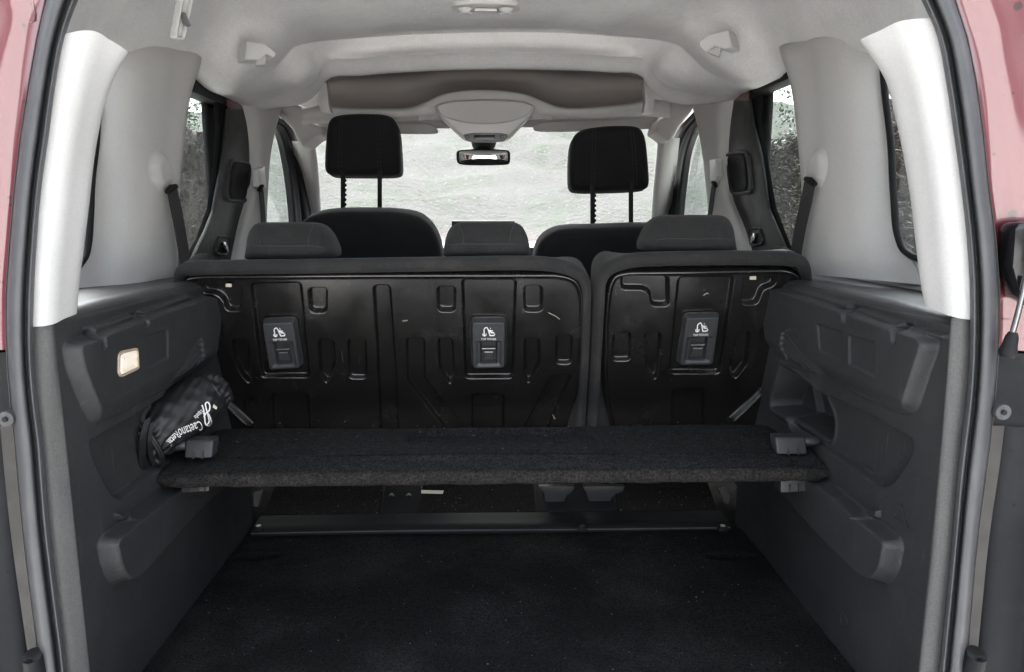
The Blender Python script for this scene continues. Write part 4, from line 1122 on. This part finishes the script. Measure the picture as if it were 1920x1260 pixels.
def seat_back(name, label, outline, panel, feats, bounds, bevel_feats):
    root = empty(name, (float(np.mean([PS.p(*PS.uv(*p))[0] for p in outline])), 1.75, .52), label, 'seat', 'folding sections of the rear bench')
    ol = chaikin(PS.poly(outline), 2, .25)
    prof = [(.085, -.13, .5), (.060, -.125, .2), (.048, -.11, .08), (.030, -.07, .02), (.019, -.045, .0), (.011, -.028, .0), (.006, -.012, .25), (.011, -.002, .6), (.020, .002), (.027, .0015), (.032, -.002), (.035, -.010), (.038, -.022), (.06, -.025)]
    rings('backrest_cushion', PS, ol, prof, M_FAB, root, n=220, side=.62)
    # piping seams on the soft top
    pp = fillet(PS.poly(panel), .03)
    fs = [(fillet(PS.poly(q), .010), d, w) for q, d, w in feats]
    bs = [(PS.poly(q), d, w) for q, d, w in bevel_feats]
    def H(U, V):
        s = sd_poly(U, V, pp, .05)
        h = np.full(U.shape, -.005)
        h += .0045 * np.exp(-((s + .006) / .0035) ** 2)
        for q, d, w in fs:
            sq = sd_poly(U, V, q, .02); h += d * sstep(w * .5, -w * .5, sq)
        for q, d, w in bs:
            dd = sd_path(U, V, q); h += d * np.exp(-(dd / w) ** 2)
        h += .0012 * np.sin(U * 17 + 1) * np.sin(V * 14)
        h -= .014 * sstep(-.003, .002, s)
        return h
    lo = np.min(pp, 0) - .004; hi = np.max(pp, 0) + .004
    o = relief('steel_back_panel', PS, lo[0], hi[0], max(lo[1], .0), hi[1], .0012, H, M_STEEL, root, mask=lambda U, V: sd_poly(U, V, pp, .05) - .002)
    o['label'] = 'black painted pressed steel seat back'
    return root
D1, D2 = -.0115, -.016
fe60 = [([(379, 537), (440, 531), (450, 542), (449, 585), (423, 585), (419, 566), (404, 553), (379, 551)], D2, .006),
        ([(468, 535), (562, 533), (579, 709), (490, 709)], D1, .007), ([(578, 543), (611, 543), (611, 587), (582, 587)], D2, .006),
        ([(700, 538), (730, 538), (742, 700), (748, 860), (716, 860), (706, 640)], D1, .006), ([(820, 541), (853, 541), (852, 586), (822, 586)], D2, .006),
        ([(867, 527), (967, 527), (961, 711), (873, 711)], D1, .007), ([(983, 539), (1016, 539), (1016, 585), (984, 585)], D2, .006),
        ([(434, 640), (462, 640), (466, 690), (468, 722), (452, 706), (439, 680)], D2, .006), ([(596, 640), (624, 640), (627, 684), (612, 722), (600, 704)], D2, .006),
        ([(652, 638), (684, 638), (687, 712), (654, 712)], D1, .006), ([(762, 637), (795, 637), (796, 712), (916, 860), (878, 860), (764, 716)], D1, .006),
        ([(821, 638), (848, 638), (851, 700), (845, 723), (824, 694)], D2, .006), ([(984, 637), (1011, 637), (1012, 684), (991, 722), (984, 704)], D2, .006),
        ([(1044, 632), (1073, 632), (1071, 684), (1044, 684)], D1, .006), ([(1036, 706), (1072, 704), (1004, 860), (954, 860)], D1, .006),
        ([(509, 741), (575, 741), (583, 860), (516, 860)], D1, .006), ([(885, 742), (945, 742), (944, 860), (886, 860)], D1, .006),
        ([(380, 700), (412, 742), (470, 796), (470, 820), (360, 820)], .012, .010)]
RS60 = seat_back('rear_bench_section', 'wide rear seat section with two raised head restraints and two tether covers',
    [(318, 540), (320, 508), (338, 490), (420, 488), (600, 486), (830, 482), (1000, 479), (1060, 486), (1094, 504), (1110, 530), (1112, 560), (1106, 700), (1099, 800), (1096, 900), (330, 900), (318, 700)],
    [(338, 560), (340, 522), (370, 517), (600, 514), (1050, 513), (1086, 524), (1097, 556), (1092, 680), (1086, 742), (1066, 790), (1060, 860), (350, 860), (338, 700)], fe60, None,
    [([(412, 742), (470, 796)], .006, .004)])
fe40 = [([(1167, 521), (1254, 521), (1254, 575), (1223, 575), (1220, 552), (1208, 544), (1167, 544)], D2, .006),
        ([(1274, 523), (1377, 521), (1350, 702), (1256, 702)], D1, .007), ([(1398, 523), (1455, 520), (1455, 537), (1431, 545), (1421, 573), (1391, 573)], D2, .006),
        ([(1152, 626), (1183, 626), (1182, 678), (1149, 678)], D1, .006), ([(1211, 626), (1240, 626), (1237, 690), (1229, 715), (1212, 692)], D2, .006),
        ([(1382, 626), (1408, 626), (1402, 684), (1378, 713), (1370, 695)], D2, .006), ([(1263, 733), (1321, 733), (1316, 860), (1259, 860)], D1, .006),
        ([(1440, 715), (1429, 733), (1370, 788), (1370, 820), (1460, 820)], .012, .010)]
RS40 = seat_back('rear_bench_section', 'narrow rear seat section with one head restraint and one tether cover',
    [(1116, 560), (1118, 528), (1132, 500), (1160, 482), (1200, 473), (1300, 471), (1420, 470), (1500, 472), (1524, 490), (1530, 530), (1520, 700), (1510, 900), (1100, 900), (1103, 800), (1110, 680)],
    [(1134, 580), (1140, 536), (1150, 516), (1176, 509), (1320, 507), (1480, 505), (1508, 520), (1505, 600), (1495, 860), (1150, 860), (1146, 800), (1132, 745), (1130, 680)], fe40, None,
    [([(1431, 731), (1372, 786)], .006, .004)])
tether(RS60, (489, 602), (553, 599), (567, 690), (504, 694))
tether(RS60, (882, 600), (950, 600), (949, 690), (884, 691))
tether(RS40, (1284, 592), (1351, 590), (1338, 684), (1270, 685))
def stickers():
    for root, pts in ((RS60, [(419, 538), (430, 538), (430, 544), (419, 544)]), (RS40, [(1410, 523), (1422, 523), (1422, 530), (1410, 530)])):
        slab('paper_sticker', [PS.p(*PS.uv(*p), -.0145) for p in pts], PS.N * -.001, M_STICK_AND_GLINT, root, 0)
    # chipped paint scratches
    for root, pts in ((RS60, [(1028, 588), (1036, 592), (1041, 594), (1050, 601)]), (RS60, [(754, 604), (764, 603)]), (RS60, [(1036, 779), (1041, 788)]), (RS40, [(1320, 556), (1327, 551), (1330, 553)])):
        tubes('paint_scratch', [([PS.p(*PS.uv(*p), -.0048) for p in pts], .00045)], M_STICK_AND_GLINT, root, 5)
stickers()
def stack(name, levels, m, parent, n=40, e=3.2):
    """levels: (pxL, pxR, py, front depth, thickness); closed superellipse sections, rounded off by the list itself"""
    L = catmull(np.array(levels, float), 4)
    V = []
    for l, r, y, D, th in L:
        A, B = PY(l, y, D), PY(r, y, D); c = (A + B) / 2; hw = (B[0] - A[0]) / 2
        for j in range(n):
            a = 2 * math.pi * j / n; ca, sa = math.cos(a), math.sin(a)
            V.append((c[0] + hw * math.copysign(abs(ca) ** (2 / e), ca), c[1] + th / 2 + th / 2 * math.copysign(abs(sa) ** (2 / e), sa), c[2]))
    f = grid_faces(len(L), n, True)
    f.append(tuple(range(n))); f.append(tuple((len(L) - 1) * n + j for j in reversed(range(n))))
    return pyd(name, V, f, m, parent, True, 75)
def rear_rest(root, x0, x1, yt, yb, cr):
    w = x1 - x0; c = (x0 + x1) / 2; h = yb - yt
    t = cr
    W = [(.16, 0, 1.600, .03), (.29, .012, 1.590, .06), (.345, .05, 1.580, .085), (.395, .14, 1.570, .105), (.432, .28, 1.556, .12), (.458, .44, 1.540, .135), (.474, .60, 1.524, .15), (.486, .74, 1.512, .158), (.493, .86, 1.511, .155), (.494, .93, 1.518, .145), (.478, .965, 1.530, .125), (.45, .985, 1.540, .10), (.40, 1.0, 1.550, .08)]
    lv = [(c - w * q, c + w * q, yt + h * y, D, th) for q, y, D, th in W]
    o = stack('head_restraint', lv, M_FAB, root)
    o['label'] = 'low charcoal fabric rear head restraint'
    me = o.data
    bv = BVHTree.FromPolygons([v.co for v in me.vertices], [tuple(p.vertices) for p in me.polygons])
    def on(px, py):
        d = ray(px, py); h_, nn, _, _ = bv.ray_cast(Vector(CAM), Vector(d).normalized())
        return None if h_ is None else np.array(h_ + (nn if nn.dot(Vector(d)) < 0 else -nn) * .0002)
    ser = [[(x0 + w * .08, yt + h * .66), (x0 + w * .2, yt + h * .625), (c, yt + h * .63), (x1 - w * .2, yt + h * .63), (x1 - w * .08, yt + h * .67)],
           [(x0 + w * .20, yt + h * .08), (x0 + w * .24, yt + h * .35), (x0 + w * .25, yt + h * .62)], [(x1 - w * .20, yt + h * .08), (x1 - w * .24, yt + h * .35), (x1 - w * .25, yt + h * .62)]]
    pa = []
    for q in ser:
        pts = [on(*p) for p in catmull(np.array(q, float), 8)]; pts = [p for p in pts if p is not None]
        if len(pts) > 2: pa.append((pts, .0011))
    for q in pa: tubes('seam', [q], M_STITCH, o, 5)
    for k in (-.22, .24):
        a = PY(c + w * k, yb - 2, 1.60); 
        tubes('post_collar', [([a + np.array((0, 0, .006)), a + np.array((0, 0, -.002)), a + np.array((0, 0, -.016))], [.014, .018, .018])], M_RUBB, root, 16)
rear_rest(RS60, 443, 623, 417, 488, 0)
rear_rest(RS60, 826, 999, 416, 483, 0)
rear_rest(RS40, 1210, 1397, 403, 475, 0)
# belt-latch trims at the seat shoulders
slab('shoulder_latch', [PY(x, y, 1.53) for x, y in ((1412, 470), (1470, 467), (1492, 471), (1425, 477))], (0, .03, -.006), M_CHROME, RS40, .002)

def front_seat(label, body, rest, posts, D, seams, gr):
    root = empty('front_seat', (float(PY(np.mean([p[0] for p in body]), 500, D)[0]), D + .2, .52), label, 'seat', gr)
    pl = Plane((0, D, 0), (1, 0, 0), (0, -.16, 1))
    o = pillow('backrest', pl, body, .14, .035, M_FABB, root, 2, .25, n=140)
    o['label'] = 'black fabric front backrest'
    box('seat_base', (root.location.x - .23, D + .1, .50), (root.location.x + .23, D + .55, .82), M_FABB, root, .03)
    ph = Plane((0, D - .01, 0), (1, 0, 0), (0, .10, 1))
    h = pillow('head_restraint', ph, rest, .11, .026, M_FABB, root, 2, .22, n=140)
    for x0, y0, x1, y1 in posts:
        tubes('post', [([PY(x0, y0 - 12, D + .045), PY(x1, y1 + 6, D + .05)], .0075)], M_RUBB, h, 12)
        c = PY(x1, y1, D + .05)
        tubes('post_guide', [([c + np.array((0, 0, .004)), c + np.array((0, 0, 0)), c + np.array((0, 0, -.02))], [.016, .026, .026])], M_RUBB, root, 18)
    # notches down one post
    x0, y0, x1, y1 = posts[0]
    for k in range(6):
        t = .12 + .13 * k; c = PY(x0 + (x1 - x0) * t + 4, y0 + (y1 - y0) * t, D + .047)
        tubes('post_notch', [([c + np.array((0, 0, .005)), c + np.array((.002, 0, 0)), c + np.array((0, 0, -.005))], [.002, .0045, .002])], M_RUBB, h, 8)
    me = h.data
    bv = BVHTree.FromPolygons([v.co for v in me.vertices], [tuple(p.vertices) for p in me.polygons])
    for q in seams:
        hit = []
        for k, p in enumerate(catmull(np.array(q, float), 22)):
            d = ray(*p); a, nn, _, _ = bv.ray_cast(Vector(CAM), Vector(d).normalized())
            if a is not None: hit.append(np.array(a) - d / np.linalg.norm(d) * (.0005 if k % 3 else -.0016))
        tubes('stitching', [(hit, .0011)], M_STITCH, h, 4)
    return root
G_FS = 'front seats'
front_seat('black front seat with the higher head restraint', [(520, 700), (522, 520), (540, 445), (562, 416), (592, 402), (650, 398), (770, 400), (808, 424), (828, 468), (832, 540), (836, 700)],
           [(607, 320), (606, 300), (611, 232), (620, 217), (640, 212), (680, 210), (722, 212), (738, 220), (747, 240), (751, 300), (751, 322), (740, 328), (680, 328), (620, 328)],
           [(643, 330, 643, 399), (712, 330, 712, 397)], 2.42, [[(639, 216), (636, 260), (635, 322)], [(644, 216), (641, 260), (640, 322)], [(704, 214), (707, 260), (708, 322)], [(709, 214), (712, 260), (713, 322)]], None)
front_seat('black front seat with the lower head restraint, in front of the narrow rear section', [(996, 720), (1000, 500), (1006, 468), (1022, 446), (1052, 432), (1120, 431), (1220, 427), (1290, 432), (1326, 470), (1335, 540), (1338, 720)],
           [(1069, 350), (1068, 320), (1070, 270), (1078, 250), (1094, 239), (1140, 233), (1190, 233), (1206, 240), (1214, 262), (1219, 320), (1220, 346), (1212, 354), (1150, 357), (1080, 358)],
           [(1111, 358, 1111, 430), (1183, 355, 1183, 427)], 2.36, [[(1111, 244), (1110, 290), (1109, 350)], [(1117, 244), (1116, 290), (1115, 350)], [(1181, 238), (1186, 290), (1188, 350)], [(1187, 238), (1192, 290), (1194, 350)]], None)

# ------------------------------------------------------------------ seat belts
def belts():
    def belt(label, pts, wdir, w, anchor):
        e = empty('seat_belt', tuple(pts[-1]), label, 'seat belt')
        ribbon('webbing', pts, wdir, w, .002, M_WEB, e)
        a = np.array(anchor)
        tubes('belt_anchor', [([a + np.array(wdir) * w * .45 + np.array((0, 0, .006)), a + np.array((0, 0, .002)), a - np.array(wdir) * w * .45 + np.array((0, 0, -.008))], [.005, .0075, .006])], M_RUBB, e, 12)
    p = [PX(322, 354, -.676), PX(332, 400, -.672), PX(340, 445, -.668), PX(347, 492, -.66), PX(349, 520, -.655)]
    belt('black belt hanging from the quarter panel above the lit boot lamp', p, (.35, .93, 0), .030, p[0])
    p = [PX(1519, 340, .678), PX(1510, 385, .674), PX(1500, 430, .67), PX(1492, 478, .662), PX(1490, 510, .655)]
    belt('black belt hanging from the quarter panel above the open boot cubby', p, (-.35, .93, 0), .032, p[0])
    p = [PX(489, 352, -.690), PX(492, 385, -.688), PX(494, 420, -.686), PX(495, 460, -.68)]
    belt('thin belt on the centre pillar beside the seat with higher head restraint', p, (.2, .97, 0), .026, p[0])
    p = [PX(1339, 345, .690), PX(1334, 380, .688), PX(1330, 410, .686), PX(1328, 450, .68)]
    belt('thin belt on the centre pillar beside the seat with lower head restraint', p, (-.2, .97, 0), .026, p[0])
    for sg, q in ((-1, [(485, 318), (497, 312), (500, 350), (492, 358), (486, 350)]), (1, [(1330, 300), (1342, 298), (1344, 330), (1338, 346), (1330, 336)])):
        slab('belt_height_adjuster', [PX(x, y, sg * .692) for x, y in q], (sg * .02, 0, 0), M_LIGHT2, CAR, .003)
belts()

# ------------------------------------------------------------------ parcel shelf
def parcel_shelf():
    root = empty('parcel_shelf', (0, 1.4, .86), 'charcoal carpeted parcel shelf fitted low across the boot', 'shelf')
    zt = .9145
    fl, fr = PZ(289, 893, zt - .012), PZ(1574, 893, zt - .012)
    yF = 1.238
    yR = min(PZ(900, 797, zt)[1], 1.590)
    # profile from under the back edge, over the top, to under the front edge: (y, z)
    prof = [(yR - .01, zt - .030), (yR + .002, zt - .024), (yR + .002, zt - .004), (yR - .006, zt), (yR - .02, zt), (yR - .04, zt), (yR - .055, zt), (yR - .07, zt), (yR - .085, zt), (yR - .10, zt), (yR - .115, zt), (yR - .13, zt), (yR - .19, zt), (yF + .075, zt), (yF + .062, zt - .001), (yF + .034, zt - .006), (yF + .012, zt - .011), (yF + .006, zt - .014), (yF + .004, zt - .020), (yF + .004, zt - .028), (yF + .006, zt - .033), (yF + .014, zt - .036), (yF + .06, zt - .034), (yR - .03, zt - .031)]
    pr = catmull(np.array(prof), 5)
    # widths by depth
    yk = [yF - .01, yF + .03, yF + .10, yF + .18, yF + .235, yF + .26, yR + .01]
    lk = [-.597, -.592, -.590, -.574, -.568, -.545, -.535]
    rk = [.617, .612, .610, .592, .586, .575, .566]
    nx = 260
    rA, rB = PZ(770, 800, zt), PZ(1092, 800, zt)
    fA = PZ(800, 828, zt)[1]
    V = []
    for (y, z) in pr:
        l = np.interp(y, yk, lk); r = np.interp(y, yk, rk)
        s = np.linspace(0, 1, nx)
        s = s - .0
        x = l + (r - l) * s
        zz = np.full(nx, z)
        top = z > zt - .0045
        if top:
            ins = sstep(fA - .002, fA + .006, np.array(y)) * sstep(rA[0] + (fA - y) * -.3 - .02, rA[0] + (fA - y) * -.3 - .012, x) * sstep(rB[0] + (fA - y) * .3 + .02, rB[0] + (fA - y) * .3 + .012, x)
            zz = zz - .016 * ins
            rim = sstep(yR - .055, yR - .045, np.array(y)) * (1 - sstep(rA[0] - .004, rA[0] + .02, x) * sstep(rB[0] + .004, rB[0] - .02, x))
            zz = zz - .004 * sstep(yR - .025, yR - .015, np.array(y))
            zz = zz + .0022 * np.sin(x * 7 + 2) * math.sin(y * 16)
        e = np.minimum(x - l, r - x)
        zz = np.where(zz > zt - .02, zz - .010 * sstep(.018, 0, e) ** 2, zz)
        zz = zz + nrng.normal(0, .0004, nx)
        yy = y + .0012 * np.sin(x * 23) * (y < yF + .02) + nrng.normal(0, .0004, nx)
        V += list(np.stack([x, yy, zz], 1))
    n = len(pr)
    f = grid_faces(n, nx)
    # end caps
    f.append(tuple(i * nx for i in range(n))); f.append(tuple(i * nx + nx - 1 for i in reversed(range(n))))
    o = pyd('shelf_board', V, f, M_SHELF, root, True, 80)
    nb, ns = 220, 14
    V = []
    for i in range(nb):
        x = -.598 + 1.216 * i / (nb - 1); e = min(i, nb - 1 - i) / 10
        r = .0125 * min(1, (e + .02)) ** .5
        for k in range(ns):
            a = 2 * math.pi * k / ns
            V.append((x, yF + .004 - math.cos(a) * r * .95 + nrng.normal(0, .0005), zt - .0245 + math.sin(a) * r * 1.05 + .0006 * math.sin(x * 50) + nrng.normal(0, .0005)))
    ff = grid_faces(nb, ns, True) + [tuple(range(ns)), tuple((nb - 1) * ns + k for k in reversed(range(ns)))]
    pyd('edge_binding', V, ff, M_BIND, root)
    # frayed lining under the front edge
    tubes('edge_welt', [([np.array((x, yF + .004 + .001 * math.sin(x * 40), zt - .035 + .0012 * math.sin(x * 61))) for x in np.linspace(fl[0] + .01, fr[0] - .01, 120)], .0035)], M_CARPET, root, 8)
    # plastic clips at both ends, above and below the board
    def clip(x0, x1, yt_, yb_, peg, D):
        a, b = PY(x0, yb_, D), PY(x1, yb_, D); t0 = PY(x0, yt_, D + .015)
        h = t0[2] - a[2]
        c = slab('shelf_clip', [a, b, (b[0], D + .012, a[2] + h), (a[0], D + .012, a[2] + h)], (0, .03, 0), M_DARKS, root, .004, 3)
        for k in (.36, .68):
            xm = a[0] + (b[0] - a[0]) * k
            slab('clip_rib', [(xm - .0016, D - .006, a[2]), (xm + .0016, D - .006, a[2]), (xm + .0008, D + .010, a[2] + h * .62), (xm - .0008, D + .010, a[2] + h * .62)], (0, .008, 0), M_DARKS, c, .0006, 1)
        p0 = PY(peg[0], peg[1], D + .02); p1 = PY(peg[2], peg[3], D + .02)
        tubes('clip_peg', [([p0, p0 + (p1 - p0) * .12, p0 + (p1 - p0) * .9, p1], [.007, .0085, .0085, .0065])], M_DARKS, c, 14)
    clip(345, 397, 825, 859, (350, 834, 328, 836), 1.258)
    clip(1457, 1514, 819, 852, (1508, 827, 1534, 826), 1.275)
    for x0, x1, px in ((340, 392, 330), (1464, 1520, 1526)):
        a, b = PY(x0, 924, 1.268), PY(x1, 921, 1.268)
        c = slab('under_clip', [a, b, b + np.array((0, .004, .024)), a + np.array((0, .004, .024))], (0, .03, 0), M_DARKS, root, .002)
        for k in (.3, .6, .85):
            xm = a[0] + (b[0] - a[0]) * k
            box('clip_rib', (xm - .001, a[1] - .003, a[2] + .002), (xm + .001, a[1] + .004, a[2] + .016), M_DARK, c, 0)
    return root
SHELF = parcel_shelf()

# ------------------------------------------------------------------ nylon bag
def bag():
    A, B = PY(258, 832, 1.25), PY(404, 732, 1.375)
    ax = B - A; Ln = np.linalg.norm(ax); t = ax / Ln
    up = np.array((0, 0, 1.)) - t * t[2]; up /= np.linalg.norm(up); sd_ = np.cross(t, up)
    root = empty('drawstring_bag', tuple((A + B) / 2 - np.array((0, 0, .05))), 'black nylon drawstring bag with white lettering wedged against the side panel', 'bag')
    #        s      radius  fold amplitude
    prof = [(-.006, .003, .0), (-.010, .020, .002), (-.014, .038, .003), (-.010, .049, .004), (.002, .051, .0045), (.012, .047, .004), (.022, .041, .003), (.034, .043, .0025), (.055, .046, .002), (.09, .049, .0012), (.15, .050, .001), (.21, .049, .001), (.25, .047, .0015), (.275, .043, .001), (.292, .039, .0018), (.306, .038, .0022), (.322, .036, .0026), (.335, .030, .0026), (.342, .018, .003), (.344, .004, 0)]
    sc = Ln / .31
    P = catmull(np.array(prof), 7)
    n = 120
    ph = nrng.uniform(0, 6.28, 6)
    V = []
    for s, r, am in P:
        c = A + t * s * sc
        for j in range(n):
            a = 2 * math.pi * j / n
            f = am * (math.sin(9 * a + ph[0] + s * 60 + 2 * math.sin(2 * a)) * .5 + math.sin(16 * a + ph[1] - s * 90 + 3 * math.sin(a)) * .5 + math.sin(5 * a + ph[2] + 130 * s) * .5)
            w = .0022 * math.sin(2 * a + ph[3] + s * 22) * math.sin(s * 20 + a * 2 + ph[4]) + .0012 * math.sin(4 * a + 30 * s + ph[5])
            w += .0012 * math.exp(-((s - .06) / .04) ** 2) * math.sin(a * 7 + s * 25 + 1)
            rr = 1.03 * r + f + (w if .03 < s < .28 else 0)
            sq = 1 - .10 * max(0, -math.sin(a)) ** 2          # sags flat underneath
            V.append(c + up * rr * math.sin(a) * sq + sd_ * rr * math.cos(a) * .98)
    o = pyd('bag_body', V, grid_faces(len(P), n, True), M_NYLON, root, True)
    # draw cord: wraps the near neck and trails below
    pa = []
    for off in (0, .007):
        pts = [A + t * (.008 + off) * sc + up * (.055 * math.sin(a)) * (1 + .05 * math.sin(3 * a)) + sd_ * .054 * math.cos(a) for a in np.linspace(-.4, 2 * math.pi - .4, 40)]
        pa.append((pts, .0035))
    tubes('draw_cord', pa, M_NYLON, root, 8)
    lo = [PY(276, 785, 1.21), PY(268, 815, 1.20), PY(266, 850, 1.205), PY(266, 885, 1.225), PY(262, 890, 1.23)]
    ribbon('cord_end', lo, t, .013, .003, M_NYLON, root)
    lo = [PY(284, 792, 1.215), PY(280, 825, 1.208), PY(282, 850, 1.215), PY(290, 872, 1.23)]
    ribbon('cord_end', lo, t, .008, .003, M_NYLON, root)
    # printed lettering and emblem
    me = o.data
    bv = BVHTree.FromPolygons([v.co for v in me.vertices], [tuple(p.vertices) for p in me.polygons])
    def on(px, py, lift=.0007):
        d = Vector(ray(px, py)).normalized(); h_, nn, _, _ = bv.ray_cast(Vector(CAM), d)
        if h_ is None: return None
        if nn.dot(d) > 0: nn = -nn
        return np.array(h_ + nn * lift - d * .0006)
    def lettering(s, start, direc, length, height, bold=0):
        v, f = text_verts(s); w = v[:, 0].max() - v[:, 0].min()
        d = np.array(direc, float); d /= np.linalg.norm(d); u = np.array((-d[1], d[0])) * -1   # letter-up in the photo
        u = np.array((d[1], -d[0]))
        pts = [on(*(np.array(start) + d * (x - v[:, 0].min()) / w * length + u * (y / .72) * height)) for x, y in v]
        keep = [all(pts[i] is not None for i in q) for q in f]
        idx = {}; VV = []; FF = []
        for q, k in zip(f, keep):
            if not k: continue
            for i in q:
                if i not in idx: idx[i] = len(VV); VV.append(pts[i])
            FF.append(tuple(idx[i] for i in q))
        if FF: pyd('printed_lettering', VV, FF, M_WHITE, root, smooth=False)
    lettering('Caetano', (375, 788), (-.93, .37), 46, 19)
    lettering('Retail', (329, 808), (-.70, .72), 26, 15)
    lettering('España', (377, 768), (-.70, .60), 19, 9)
    def Zp(x, y): return (220 + x * .1905, 660 + y * .1905)
    loops = [[(832, 522), (846, 560), (858, 640), (872, 712), (896, 726), (924, 700), (918, 660), (896, 612), (886, 600)], [(852, 640), (872, 600), (898, 580), (910, 540), (886, 494), (868, 506), (872, 548), (886, 600), (896, 640), (900, 690), (884, 712)]]
    pa = []
    for l in loops:
        q = [on(*Zp(*p), .0004) for p in catmull(np.array(l, float), 5)]; q = [p for p in q if p is not None]
        if len(q) > 2: pa.append((q, .0013))
    tubes('printed_emblem', pa, M_WHITE, root, 6)
    tg = [on(*Zp(*p), .003) for p in ((938, 520), (972, 545), (962, 565), (930, 548))]
    if all(p is not None for p in tg): slab('care_tag', tg, (0, .001, .0005), M_STICK_AND_GLINT, root, 0)
    else:
        c = PY(402, 763, 1.33); slab('care_tag', [c + np.array(q) for q in ((-.004, 0, .003), (.003, .006, -.001), (.002, .006, -.004), (-.005, 0, -.001))], (0, .001, 0), M_STICK_AND_GLINT, root, 0)
bag()

# ------------------------------------------------------------------ lint and grit caught in the carpets
def lint(name, parent, pts):
    V, Fc = [], []
    for p in pts:
        l = rng.uniform(.0006, .0016); a = rng.uniform(0, 6.28); b = len(V)
        u = np.array((math.cos(a), math.sin(a), 0)) * l * rng.uniform(1, 2.2); w = np.array((-math.sin(a), math.cos(a), 0)) * l * .6
        for q in (u, w, -u, -w): V.append(np.array(p) + q)
        V.append(np.array(p) + np.array((0, 0, l))); Fc += [(b, b + 1, b + 4), (b + 1, b + 2, b + 4), (b + 2, b + 3, b + 4), (b + 3, b, b + 4)]
    o = pyd(name, V, Fc, M_LINT, parent, smooth=False); o['kind'] = 'stuff'
M_LINT = mat('pale_lint', (0.16, 0.16, 0.16), 0.9, spec=0.1)
lint('lint', bpy.data.objects['boot_floor'], [(rng.uniform(XL + .02, XR - .02), rng.uniform(.95, 1.62), ZF + .002) for _ in range(190)])
lint('lint', bpy.data.objects['shelf_board'], [(rng.uniform(-.5, .52), rng.uniform(1.31, 1.53), .917) for _ in range(60)])
